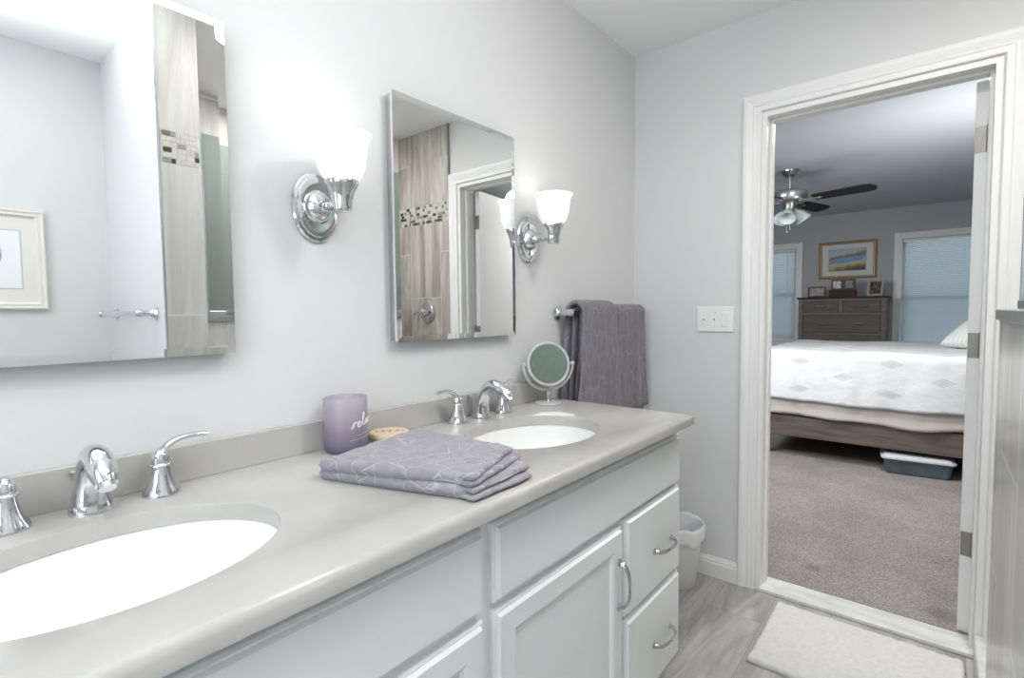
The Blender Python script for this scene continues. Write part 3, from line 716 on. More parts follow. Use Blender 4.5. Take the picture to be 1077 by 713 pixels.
# ================================================================== MIRROR CABINETS
def mirror_cabinet(y0, y1, label):
    z0, z1 = 1.140, 1.812
    t = thing('mirror_cabinet', label, 'mirror', (0, (y0 + y1)/2, z0), 0, 'mirror cabinets')
    hw, hh = (y1 - y0)/2, z1 - z0
    bm = new(); bx(bm, 0.001, 0.020, -hw + 0.004, hw - 0.004, 0.004, hh - 0.004)
    h = obj('cabinet_body', bm, M['alu'], t)
    for z in (0.055, hh - 0.055):
        bm = new(); tube(bm, spline([(0.020, -hw + 0.007, z - 0.028), (0.0235, -hw + 0.0035, z - 0.016), (0.022, -hw + 0.003, z), (0.0245, -hw + 0.0035, z + 0.016), (0.021, -hw + 0.007, z + 0.028)], 4), 0.0035, 8)
        obj('hinge', bm, M['pullmetal'], t, True)
    bm = new()
    bev = 0.016; xb, xe, xf = 0.025, 0.0336, 0.0348
    A = [bm.verts.new((xb, y, z)) for y, z in ((-hw, 0), (hw, 0), (hw, hh), (-hw, hh))]
    B = [bm.verts.new((xe, y, z)) for y, z in ((-hw, 0), (hw, 0), (hw, hh), (-hw, hh))]
    D = [bm.verts.new((xf, y, z)) for y, z in ((-hw + bev, bev), (hw - bev, bev), (hw - bev, hh - bev), (-hw + bev, hh - bev))]
    for k in range(4):
        k2 = (k+1) % 4
        bm.faces.new((A[k], A[k2], B[k2], B[k])); bm.faces.new((B[k], B[k2], D[k2], D[k]))
    bm.faces.new(D); bm.faces.new(A[::-1])
    o = obj('mirror_door', bm, M['mirror'], t); o['label'] = 'mirror glass with an angled rim'
    obj('door_backing', bx(new(), 0.0205, 0.0249, -hw + 0.012, hw - 0.012, 0.012, hh - 0.012), M['hinge'], t)
    return t
mirror_cabinet(-2.402, -1.894, 'frameless mirror cabinet above the near sink, reflecting a cream framed picture')
mirror_cabinet(-1.478, -0.970, 'frameless mirror cabinet between the two wall lamps, reflecting brown shower tile')

# ================================================================== WALL SCONCES
def sconce(y, z, label):
    t = thing('wall_sconce', label, 'wall lamp', (0, y, z), 0, 'chrome wall sconces')
    bm = new()
    lathe(bm, [(0, 0.0008), (1.0, 0.0008), (1.0, 0.006), (0.95, 0.010), (0.86, 0.011), (0.84, 0.015), (0.72, 0.017), (0.66, 0.016), (0, 0.016)], (0, 0, 0), 48, 'X', 0.060, 0.083)
    lathe(bm, [(0.66, 0.0155), (0.60, 0.024), (0.48, 0.033), (0.30, 0.040), (0.0, 0.043)], (0, 0, 0), 48, 'X', 0.056, 0.060)
    obj('backplate', bm, M['chrome'], t, True, 30)
    bm = new()
    tube(bm, spline([(0.038, 0, 0.0), (0.065, 0, -0.004), (0.092, 0, -0.006), (0.112, 0, -0.001), (0.120, 0, 0.008)], 4), [0.0105]*6 + [0.009]*11, 14)
    lathe(bm, [(0, 0), (0.013, 0), (0.015, 0.005), (0.012, 0.012), (0, 0.014)], (0.041, 0, 0), 20, 'X')
    obj('arm', bm, M['chrome'], t, True)
    bm = new()
    lathe(bm, [(0, -0.024), (0.0185, -0.024), (0.0205, -0.018), (0.0225, 0.000), (0.026, 0.018), (0.0345, 0.034), (0.037, 0.042), (0.0345, 0.046), (0.030, 0.044), (0.022, 0.02), (0, 0.012)], (0.120, 0, 0), 32)
    obj('socket_cup', bm, M['chrome'], t, True, 50)
    bm = new()
    o_ = spline([(0.0315, 0.040), (0.0405, 0.050), (0.0485, 0.065), (0.0540, 0.086), (0.0570, 0.108), (0.0580, 0.122), (0.0605, 0.132), (0.0660, 0.139), (0.0685, 0.1435)], 3)
    i_ = [(r - 0.0035, h + 0.001) for r, h in reversed(o_)]
    lathe(bm, o_ + [(0.0675, 0.1455)] + i_ , (0.120, 0, 0), 40)
    o = obj('lamp_shade', bm, M['shade'], t, True, 80); o['label'] = 'frosted white glass bell shade, lit'
    bm = new(); lathe(bm, [(0.012, 0.040), (0.013, 0.055), (0.022, 0.075), (0.026, 0.090), (0.022, 0.105), (0.010, 0.114), (0, 0.116)], (0.120, 0, 0), 20)
    obj('bulb', bm, M['bulb'], t, True)
    l = light('sconce_light', 'POINT', (0.120, y, z + 0.150), 0.12, (1.0, 0.975, 0.94), 0.04)
    return t
sconce(-1.688, 1.474, 'lit chrome wall sconce with frosted shade, between the two mirror cabinets')
sconce(-0.862, 1.480, 'lit chrome wall sconce with frosted shade, above the hanging towels and stand mirror')

# ================================================================== THINGS ON THE COUNTER
# candle
t = thing('candle_jar', 'frosted violet glass candle jar lettered relax, beside its wooden lid', 'candle', (0.072, -1.664, CT))
JR = 0.0505
bm = new()
o_ = [(0, 0.0), (JR - 0.010, 0.0), (JR - 0.003, 0.004), (JR, 0.013), (JR, 0.1285), (JR - 0.002, 0.1305), (JR - 0.004, 0.1285), (JR - 0.004, 0.018), (JR - 0.008, 0.012), (0, 0.011)]
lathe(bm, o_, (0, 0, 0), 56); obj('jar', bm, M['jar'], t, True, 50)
bm = new(); lathe(bm, [(0, 0.0125), (JR - 0.009, 0.0125), (JR - 0.0045, 0.019), (JR - 0.0045, 0.108), (JR - 0.007, 0.109), (0, 0.108)], (0, 0, 0), 40)
obj('wax', bm, M['wax'], t, True, 50)
bm = new(); tube(bm, [(0, 0, 0.107), (0.001, 0, 0.116)], 0.0012, 6); obj('wick', bm, M['dark'], t)
# handwriting wrapped round the jar: relax, then two fine lines
strokes = [
    [(0.00, 0.00), (0.30, 0.45), (0.42, 0.72), (0.40, 0.40), (0.34, 0.0)], [(0.38, 0.45), (0.55, 0.75), (0.78, 0.78), (0.86, 0.66)],          # r
    [(0.95, 0.30), (1.35, 0.50), (1.38, 0.74), (1.15, 0.72), (1.00, 0.36), (1.12, 0.02), (1.45, 0.10), (1.68, 0.40)],                         # e
    [(1.68, 0.40), (2.10, 1.10), (2.22, 1.75), (2.06, 1.80), (1.95, 1.20), (1.94, 0.35), (2.08, 0.0), (2.30, 0.2)],                           # l
    [(2.98, 0.62), (2.80, 0.76), (2.52, 0.55), (2.45, 0.18), (2.62, 0.0), (2.88, 0.28), (3.02, 0.70), (2.98, 0.18), (3.14, 0.0), (3.36, 0.24)],  # a
    [(3.48, 0.72), (3.66, 0.55), (3.84, 0.10), (4.06, 0.0)], [(4.12, 0.74), (3.80, 0.40), (3.44, 0.0)],                                        # x
]
th0 = math.radians(-32 + 12); sx_, sz_ = 0.0165, 0.0165
bm = new()
def on_jar(a, b, slope=0.16):
    th = th0 + a*sx_/JR; z = 0.060 + b*sz_ + a*sx_*slope
    return ((JR + 0.0003)*math.cos(th), (JR + 0.0003)*math.sin(th), z)
for s in strokes:
    q = [on_jar(a, b) for a, b in spline(s, 6)]; n = len(q)
    tube(bm, q, [0.0008 + 0.0005*math.sin(PI*i/(n-1)) for i in range(n)], 6)
for row, (a0, a1) in enumerate(((1.0, 3.2), (-0.2, 3.4))):
    a = a0
    while a < a1:
        b = a + random.uniform(0.12, 0.3); tube(bm, [on_jar(a + (b-a)*k/3, -1.05 - row*0.55, 0.1) for k in range(4)], 0.00045, 5); a = b + 0.06
obj('lettering', bm, M['letter'], t)

# lid
t = thing('wooden_cover', 'round pale wooden candle lid with burnt sprig pattern, lying beside the violet candle', 'lid', (0.083, -1.548, CT))
bm = new(); lathe(bm, [(0, 0.014), (0.047, 0.014), (0.0505, 0.016), (0.0505, 0.024), (0.0485, 0.0265), (0, 0.0265)], (0, 0, 0), 48); obj('disc', bm, M['lidwood'], t, True, 30)
bm = new(); lathe(bm, [(0, 0.0002), (0.041, 0.0002), (0.041, 0.005), (0.0435, 0.006), (0.0435, 0.008), (0.041, 0.009), (0.041, 0.014), (0, 0.014)], (0, 0, 0), 40); obj('seal_ring', bm, M['seal'], t, True, 30)
bm = new()
tube(bm, [(0.020*math.sin(u*1.2), -0.030 + 0.06*(u + 1)/2, 0.0267) for u in [-1 + k/6 for k in range(13)]], 0.0006, 6, flat=(1, 0.3))
for k in range(8):
    u = -0.85 + k*0.24; c = Vector((0.020*math.sin(u*1.2), -0.030 + 0.06*(u + 1)/2, 0.0267)); sgn = 1 if k % 2 else -1
    d = Vector((sgn*0.010, 0.006, 0)); tube(bm, [c, c + d*0.35, c + d*0.7, c + d], [0.0004, 0.0019, 0.0017, 0.0003], 8, flat=(1, 0.25))
obj('burnt_pattern', bm, M['burn'], t)

# folded towel: quilted terry slabs, each with rolled edges
def fold_slab(bm, quad, z0, z1, n=44, m=40, seed=0, sag=0.0, puff=0.006):
    """quad: near-left, far-left, far-right, near-right corners (x,y); thick, round-edged, slightly rumpled"""
    P = [Vector((p[0], p[1], 0)) for p in quad]
    ring_top, ring_bot = [], []
    def pt(u, v):
        a, b = 2*u - 1, 2*v - 1; k = 0.05*(abs(a)*abs(b))**7; u, v = u - a*k/2, v - b*k/2
        return (P[0]*(1-u) + P[3]*u)*(1-v) + (P[1]*(1-u) + P[2]*u)*v
    th = z1 - z0; off = Vector((seed*3.1, seed*1.7, 0))
    def H_(u, v):
        p = pt(u, v)
        return noise.noise(Vector((p.x*9, p.y*9, 0)) + off)*puff + noise.noise(Vector((p.x*28, p.y*28, 3)) + off)*puff*0.35
    top = [[None]*(m+1) for _ in range(n+1)]; bot = [[None]*(m+1) for _ in range(n+1)]
    for i in range(n+1):
        for j in range(m+1):
            u, v = i/n, j/m; p = pt(u, v)
            wob = 0.0035*noise.noise(Vector((p.x*22, p.y*22, 9)) + off)
            du, dv = min(u, 1-u), min(v, 1-v)
            su = (P[3]-P[0]).length; sv = (P[1]-P[0]).length
            d = min(du*su, dv*sv)/(th*0.5)
            e = math.sqrt(max(0, 1 - (1 - min(1, d))**2))
            zm = (z0 + z1)/2
            top[i][j] = bm.verts.new((p.x + wob, p.y + wob, zm + th/2*e + H_(u, v)*(0.4 + 0.6*e)))
            edge = i in (0, n) or j in (0, m)
            bot[i][j] = top[i][j] if edge else bm.verts.new((p.x + wob, p.y + wob, zm - th/2*e))
    for i in range(n):
        for j in range(m):
            bm.faces.new((top[i][j], top[i+1][j], top[i+1][j+1], top[i][j+1]))
            q = (bot[i][j+1], bot[i+1][j+1], bot[i+1][j], bot[i][j])
            bm.faces.new(q)
tw = obj('folded_towel', new(), M['towel'])
bm = new()
z = CT + 0.001
fold_slab(bm, [(0.214, -1.832), (0.150, -1.475), (0.470, -1.475), (0.545, -1.722)], z, z + 0.021, seed=1, puff=0.004)
fold_slab(bm, [(0.222, -1.836), (0.168, -1.515), (0.444, -1.508), (0.540, -1.712)], z + 0.019, z + 0.041, seed=2, puff=0.006)
bmesh.ops.recalc_face_normals(bm, faces=bm.faces); bm.to_mesh(tw.data); bm.free()
for f in tw.data.polygons: f.use_smooth = True
tag(tw, 'folded lavender-grey terry towel lying on the countertop between the two sinks', 'towel')
# the open ends of the folds at its right: nested leaves spreading towards the counter edge
for k, (fr_, nr_, z0, z1) in enumerate((
        ((0.560, -1.552), (0.556, -1.728), z + 0.0005, z + 0.011),
        ((0.538, -1.540), (0.553, -1.722), z + 0.0105, z + 0.021),
        ((0.500, -1.528), (0.549, -1.718), z + 0.0205, z + 0.031),
        ((0.470, -1.512), (0.546, -1.714), z + 0.0305, z + 0.0415))):
    bm = new(); fold_slab(bm, [(0.515 - 0.01*k, -1.725), (0.41, -1.500), fr_, nr_], z0, z1, 22, 30, 11 + k, puff=0.003)
    obj('fold', bm, M['towel'], tw, True, 180)

# makeup mirror
t = thing('stand_mirror', 'small round stand mirror in a clear swivel yoke, beside the far faucet', 'mirror', (0.098, -0.868, CT), 0)
q = Vector((CAM.x - 0.098, CAM.y + 0.868, 0)); ang = math.atan2(q.y, q.x) + math.radians(19)
t.rotation_euler = (0, 0, ang)      # local +x faces the room
bm = new(); lathe(bm, [(0, 0.0), (0.046, 0.0), (0.048, 0.003), (0.046, 0.007), (0.022, 0.010), (0, 0.010)], (0, 0, 0), 40); obj('base', bm, M['acrylic'], t, True, 40)
bm = new(); lathe(bm, [(0, 0.0095), (0.011, 0.0095), (0.0095, 0.020), (0.009, 0.040), (0.0125, 0.049), (0, 0.051)], (0, 0, 0), 24); o = obj('stem', bm, M['pullmetal'], t, True, 60); o['label'] = 'silver stem'
MR, MZ = 0.079, 0.143
bm = new()
ry = MR + 0.014
tube(bm, [(0.0, ry*math.cos(a), MZ + ry*math.sin(a)) for a in [PI + (PI*k/40) for k in range(-1, 42)]], 0.006, 10, flat=(1.0, 0.6))
obj('yoke', bm, M['acrylic'], t, True)
tilt = math.radians(12)
def tl(bm):
    bmesh.ops.rotate(bm, verts=bm.verts, cent=(0, 0, MZ), matrix=Matrix.Rotation(-tilt, 3, 'Y')); return bm
bm = new(); lathe(bm, [(MR - 0.007, -0.008), (MR, -0.007), (MR + 0.002, 0), (MR, 0.007), (MR - 0.007, 0.008), (MR - 0.009, 0.004), (MR - 0.009, -0.004), (MR - 0.007, -0.008)], (0, 0, MZ), 56, 'X')
obj('rim', tl(bm), M['acrylic'], t, True, 60)
bm = new(); lathe(bm, [(0, -0.004), (MR - 0.008, -0.004), (MR - 0.008, 0.004), (0, 0.004)], (0, 0, MZ), 56, 'X')
o = obj('glass', tl(bm), M['greenreflect'], t); o['label'] = 'mirror glass tinted with a painted green reflection'
for s in (-1, 1):
    bm = new(); lathe(bm, [(0, 0), (0.006, 0), (0.006, s*0.012), (0.004, s*0.016), (0, s*0.016)], (0, s*(MR + 0.004), MZ), 14, 'Y'); obj('pivot_knob', bm, M['acrylic'], t, True, 50)

# ================================================================== TOWEL BAR AND HANGING TOWELS
def towel_bar(name, label, group=None):
    t = thing(name, label, 'towel bar', (0, 0, 0), 0, group)
    return t
BZ, BXR = 1.214, 0.072
t = towel_bar('towel_bar', 'chrome towel bar on the left wall under the hanging grey towels')
def bar_post(bm, c, ax, s, reach):
    lathe(bm, [(0, s*0.0008), (0.026, s*0.0008), (0.027, s*0.005), (0.021, s*0.010), (0.0145, s*0.016), (0.012, s*0.030), (0.0135, s*(reach - 0.012)), (0.0155, s*reach), (0.012, s*(reach + 0.012)), (0, s*(reach + 0.014))], c, 28, ax)
for y in (-0.672, -0.062):
    bm = new(); bar_post(bm, (0, y, BZ), 'X', 1, BXR); obj('post', bm, M['chrome'], t, True, 50)
bm = new(); tube(bm, [(BXR, -0.672, BZ), (BXR, -0.062, BZ)], 0.0085, 14); obj('bar', bm, M['chrome'], t, True, 60)

def hung(bm, y0, y1, zf, zb, gap, th, seed, taper=0.0, ny=34):
    """cloth folded over the bar: gap = distance of its inner face from the bar's axis"""
    path = []
    nz = 30
    for k in range(nz+1): path.append((BXR - gap, zb + (BZ - zb)*k/nz, -1.0, 0.0))
    for k in range(1, 12):
        a = PI - PI*k/12; path.append((BXR + gap*math.cos(a), BZ + gap*math.sin(a), math.cos(a), math.sin(a)))
    for k in range(nz+1): path.append((BXR + gap, BZ - (BZ - zf)*k/nz, 1.0, 0.0))
    n = len(path); rows = []
    for j in range(ny+1):
        v = j/ny; ee = math.sqrt(max(0.0, 1 - (1 - min(1, min(v, 1-v)*(y1-y0)/(th*0.5)))**2))
        inner, outer = [], []
        for i, (x, z, nx, nz_) in enumerate(path):
            drop = max(0.0, BZ - z)
            y = y0 + (y1 - y0)*v + taper*drop*(v - 0.5)*2
            front_ = 1.0 if nx > 0 else 0.25
            wv = (noise.noise(Vector((y*13 + seed*5, z*2.2, seed)))*0.011 + noise.noise(Vector((y*40, z*9, seed)))*0.003)*min(1, drop*5)*front_
            y += noise.noise(Vector((v*2, z*5, seed + 9)))*0.008*min(1, drop*4)
            end = min(1, min(i, n-1-i)/1.5 + 0.35)
            o2 = th*(0.5 + 0.5*ee)*end
            i2 = th*(0.5 - 0.5*ee)
            px = x + nx*o2 + wv; pz = z + nz_*o2
            qx = x + nx*i2 + wv; qz = z + nz_*i2
            outer.append(bm.verts.new((max(px, 0.004), y, pz))); inner.append(bm.verts.new((max(qx, 0.003), y, qz)))
        rows.append((inner, outer))
    for (ia, oa), (ib, ob) in zip(rows[:-1], rows[1:]):
        for i in range(n-1):
            bm.faces.new((oa[i], oa[i+1], ob[i+1], ob[i])); bm.faces.new((ia[i+1], ia[i], ib[i], ib[i+1]))
        bm.faces.new((ia[0], oa[0], ob[0], ib[0])); bm.faces.new((oa[-1], ia[-1], ib[-1], ob[-1]))
    for ii, oo in (rows[0], rows[-1]):
        for i in range(n-1): bm.faces.new((ii[i], ii[i+1], oo[i+1], oo[i]))
    return bm
bm = new()
hung(bm, -0.638, -0.415, 0.74, 0.82, 0.0105, 0.013, 1, 0.08)
hung(bm, -0.655, -0.398, 0.76, 0.80, 0.030, 0.020, 2, 0.10)
tag(obj('hanging_towel', bm, M['towelbar'], None, True, 180), 'charcoal grey towel folded over the bar, the one nearer the sink', 'towel', 'towels on the bar')
bm = new()
hung(bm, -0.360, -0.105, 0.74, 0.84, 0.0105, 0.013, 4, 0.05)
hung(bm, -0.366, -0.100, 0.772, 0.80, 0.023, 0.012, 5, 0.09)
tag(obj('hanging_towel', bm, M['towelbar'], None, True, 180), 'charcoal grey towel folded over the bar, the one against the room corner', 'towel', 'towels on the bar')

# ================================================================== BACK WALL: SWITCHES, BIN, RUG
t = thing('switch_plate', 'white triple light switch plate on the wall left of the doorway', 'light switch', (0.3935, 0, 1.177))
bm = new(); bx(bm, -0.080, 0.080, -0.0065, -0.0005, -0.056, 0.056, 0.003, 2); obj('plate', bm, M['plastic'], t)
for x in (-0.046, 0.0):
    bm = new(); bx(bm, x - 0.005, x + 0.005, -0.007, -0.0055, -0.012, 0.012)
    prism(bm, [(-0.0065, -0.006), (-0.0065, 0.006), (-0.016, 0.010), (-0.0165, 0.003)], 'X', x - 0.0038, x + 0.0038)
    obj('toggle', bm, M['plastic'], t)
bm = new(); bx(bm, 0.046 - 0.0165, 0.046 + 0.0165, -0.0085, -0.0055, -0.033, 0.033, 0.0015)
for zz in (-0.016, 0.013):
    for k in (-1, 1): bx(bm, 0.046 + k*0.004 - 0.001, 0.046 + k*0.004 + 0.001, -0.0092, -0.008, zz - 0.004, zz + 0.004)
obj('rocker', bm, M['plastic'], t)
for x in (-0.046, 0.0):
    for zz in (-0.03, 0.03):
        bm = new(); lathe(bm, [(0, -0.0078), (0.0022, -0.0075), (0.003, -0.0062), (0, -0.006)], (x, 0, zz), 10, 'Y'); obj('screw', bm, M['pullmetal'], t)

t = thing('waste_bin', 'small white plastic waste bin with bag liner between vanity and back wall', 'bin', (0.283, -0.150, 0))
bm = new(); lathe(bm, [(0, 0.001), (0.080, 0.001), (0.084, 0.006), (0.110, 0.262), (0.116, 0.264), (0.116, 0.270), (0.107, 0.270), (0.081, 0.010), (0, 0.009)], (0, 0, 0), 40); obj('bucket', bm, M['bin'], t, True, 40)
bm = new()
seg = 60; rings = []
for r, h, am in ((0.100, 0.215, 0.0), (0.1055, 0.262, 0.001), (0.110, 0.278, 0.003), (0.1185, 0.280, 0.003), (0.1215, 0.266, 0.004), (0.119, 0.238, 0.006), (0.1185, 0.216, 0.008)):
    rings.append([bm.verts.new(((r + am*0.5*math.sin(9*a))*math.cos(a), (r + am*0.5*math.sin(9*a))*math.sin(a), h + am*math.sin(5*a + 1) + am*0.6*math.sin(13*a))) for a in [2*PI*k/seg for k in range(seg)]])
for a, b in zip(rings[:-1], rings[1:]):
    for k in range(seg): bm.faces.new((a[k], a[(k+1) % seg], b[(k+1) % seg], b[k]))
o = obj('liner', bm, M['liner'], t, True, 180); o['label'] = 'translucent bag liner folded over the rim'

bm = new(); nx_, ny_ = 120, 84; rx0, rx1, ry0, ry1 = 0.680, 1.262, -0.515, -0.072
g = [[None]*(ny_+1) for _ in range(nx_+1)]
for i in range(nx_+1):
    for j in range(ny_+1):
        u, v = i/nx_, j/ny_; x, y = rx0 + (rx1 - rx0)*u, ry0 + (ry1 - ry0)*v
        d = min(min(u, 1-u)*(rx1-rx0), min(v, 1-v)*(ry1-ry0)); e = math.sqrt(max(0, 1 - (1 - min(1, d/0.014))**2))
        n_ = noise.noise(Vector((x*60, y*60, 0)))*0.0035 + noise.noise(Vector((x*150, y*150, 4)))*0.003 + noise.noise(Vector((x*12, y*12, 7)))*0.003
        wob = 0.004*noise.noise(Vector((x*40, y*40, 2)))
        g[i][j] = bm.verts.new((x + wob, y + wob, 0.001 + 0.019*e + n_*e))
for i in range(nx_):
    for j in range(ny_): bm.faces.new((g[i][j], g[i+1][j], g[i+1][j+1], g[i][j+1]))
edge = [g[i][0] for i in range(nx_+1)] + [g[nx_][j] for j in range(1, ny_+1)] + [g[i][ny_] for i in range(nx_-1, -1, -1)] + [g[0][j] for j in range(ny_-1, 0, -1)]
bm.faces.new(edge[::-1])
tag(obj('bath_rug', bm, M['rug'], None, True, 180), 'white shaggy bath rug on the grey plank floor in front of the doorway', 'rug')

# ================================================================== SHOWER (seen in the mirrors and at the right edge)
t = thing('shower_screen', 'framed grey-green glass screen standing on the tiled knee wall', 'shower screen', (1.318, 0, 1.214))
sy0, sy1, sh = -1.508, -0.618, 0.77
obj('glass', bx(new(), -0.003, 0.003, sy0 + 0.010, sy1 - 0.006, 0.012, sh), M['glassdark'], t)
bm = new(); bx(bm, -0.012, 0.012, sy0, sy0 + 0.022, 0.0005, sh + 0.004, 0.002)
bx(bm, -0.011, 0.011, sy0 + 0.022, sy1, 0.0005, 0.022, 0.002); bx(bm, -0.008, 0.008, sy1 - 0.012, sy1, 0.022, sh, 0.002)
o = obj('frame', bm, M['alu'], t); o['label'] = 'brushed aluminium channel'
t = thing('shower_valve', 'chrome shower valve with lever on the tiled shower wall', 'shower valve', (1.60, -0.010, 1.225))
bm = new(); lathe(bm, [(0, -0.0008), (0.078, -0.0008), (0.078, -0.005), (0.068, -0.010), (0.060, -0.010), (0.055, -0.015), (0.035, -0.018), (0, -0.019)], (0, 0, 0), 40, 'Y'); obj('trim_plate', bm, M['pullmetal'], t, True, 30)
bm = new(); lathe(bm, [(0.030, -0.017), (0.026, -0.040), (0.022, -0.058), (0.012, -0.066), (0, -0.068)], (0, 0, 0), 28, 'Y')
tube(bm, spline([(0.0, -0.055, 0), (0.03, -0.060, 0.004), (0.06, -0.062, -0.006), (0.080, -0.062, -0.032), (0.083, -0.062, -0.055)], 5), [0.010 - 0.004*k/20 for k in range(21)], 12)
obj('lever', bm, M['chrome'], t, True)
t = thing('towel_bar', 'chrome towel bar on the short wall beside the shower, seen in the near mirror', 'towel bar')
for x in (1.375, 1.955):
    bm = new(); bar_post(bm, (x, SY, 1.228), 'Y', -1, 0.062); obj('post', bm, M['chrome'], t, True, 50)
bm = new(); tube(bm, [(1.375, SY - 0.062, 1.228), (1.955, SY - 0.062, 1.228)], 0.0105, 14); obj('bar', bm, M['chrome'], t, True, 60)
# cream framed picture on the right wall (seen in the near mirror)
def frame_profile(bm, hw, hh, w, d, prof):
    rows = []
    for i, h in prof:
        rows.append([bm.verts.new((-h*d, y, z)) for y, z in ((-hw + i*w, -hh + i*w), (hw - i*w, -hh + i*w), (hw - i*w, hh - i*w), (-hw + i*w, hh - i*w))])
    for a, b in zip(rows, rows[1:] + rows[:1]):
        for k in range(4): bm.faces.new((a[k], a[(k+1) % 4], b[(k+1) % 4], b[k]))
    return bm
pw, ph = 0.46, 0.44
t = thing('framed_print', 'cream framed shell print on the right wall, seen in the near mirror', 'picture', (WX - 0.001, -1.897 - pw/2, 1.472))
PRF = [(0, 0), (0, 0.85), (0.2, 1.0), (0.45, 0.8), (0.75, 0.85), (1.0, 0.5), (1.0, 0)]
o = obj('frame', frame_profile(new(), pw/2, ph/2, 0.032, 0.024, PRF), M['creamframe'], t)
obj('mat_board', bx(new(), -0.008, -0.003, -pw/2 + 0.02, pw/2 - 0.02, -ph/2 + 0.02, ph/2 - 0.02), M['cream'], t)
aw, ah = pw - 2*0.079, 0.262
obj('art_border', bx(new(), -0.0088, -0.0078, -aw/2, aw/2, -ah/2, ah/2), M['inkline'], t)
ar = obj('artwork', bx(new(), -0.0096, -0.0086, -aw/2 + 0.005, aw/2 - 0.005, -ah/2 + 0.005, ah/2 - 0.005), M['paper'], t)
bm = new()
for k in range(9):
    r = 0.030 + 0.004*k
    a0 = -1.0 + 0.2*k
    tube(bm, [(-0.0100, 0.045 + r*0.8*math.cos(a0 + s*0.25), r*math.sin(a0 + s*0.25)*1.15) for s in range(9)], [0.001 + 0.003*math.sin(PI*s/8) for s in range(9)], 6, flat=(1, 0.15))
obj('drawing', bm, M['ink'], ar)

# unseen stand and ceiling disc added as bodies for the fill lights
t = thing('added_uplight_stand', 'unseen white uplight stand added behind the camera', 'floor lamp', (1.25, -2.80, 0))
bm = new(); lathe(bm, [(0, 0.0005), (0.13, 0.0005), (0.13, 0.015), (0.03, 0.03), (0, 0.032)], (0, 0, 0), 32); obj('base', bm, M['nickel'], t, True, 40)
bm = new(); tube(bm, [(0, 0, 0.03), (0, 0, 1.40)], 0.012, 14); obj('pole', bm, M['nickel'], t, True, 40)
bm = new(); lathe(bm, [(0, 1.40), (0.03, 1.40), (0.15, 1.47), (0.20, 1.56), (0.196, 1.56), (0.146, 1.476), (0.03, 1.41), (0, 1.41)], (0, 0, 0), 36); obj('lamp_bowl', bm, M['trim'], t, True, 50)
t = thing('added_ceiling_lamp', 'unseen flush white fill lamp added in front of the shower', 'ceiling lamp', (1.10, -1.15, H))
bm = new(); lathe(bm, [(0, -0.0005), (0.15, -0.0005), (0.15, -0.018), (0.13, -0.030), (0, -0.030)], (0, 0, 0), 40); obj('housing', bm, M['trim'], t, True, 40)

# ================================================================== BEDROOM
# bed
EX0, EX1, EY0, EY1 = 0.035, 2.10, 2.25, 3.80
t = thing('bed', 'wooden bed with dark grey-brown side rail, seen through the doorway', 'bed', (0, 0, 0.018))
obj('side_rail', bx(new(), EX0 - 0.01, EX1, EY0, EY0 + 0.028, 0.172, 0.340, 0.003), M['wood'], t)
obj('side_rail', bx(new(), EX0 - 0.01, EX1, EY1 - 0.028, EY1, 0.172, 0.340, 0.003), M['wood'], t)
obj('foot_rail', bx(new(), EX0 - 0.04, EX0 - 0.01, EY0, EY1, 0.172, 0.340, 0.003), M['wood'], t)
obj('slat_base', bx(new(), EX0, EX1, EY0 + 0.03, EY1 - 0.03, 0.22, 0.25), M['wooddark'], t)
for x, y in ((EX0 - 0.035, EY0 + 0.01), (EX0 - 0.035, EY1 - 0.07), (EX1 - 0.05, EY0 + 0.01), (EX1 - 0.05, EY1 - 0.07)):
    obj('leg', bx(new(), x, x + 0.06, y, y + 0.06, 0.0005, 0.34 if x < 1 else 0.9, 0.004), M['wood'], t)
obj('headboard', bx(new(), EX1, EX1 + 0.04, EY0, EY1, 0.172, 1.15, 0.006), M['wood'], t)
o = obj('box_spring', bx(new(), EX0 + 0.005, EX1, EY0 + 0.008, EY1 - 0.02, 0.342, 0.50, 0.02, 3), M['boxspring'], t, True, 50)
o = obj('mattress', bx(new(), EX0 + 0.005, EX1, EY0 + 0.012, EY1 - 0.02, 0.50, 0.852, 0.04, 4), M['boxspring'], t, True, 50)

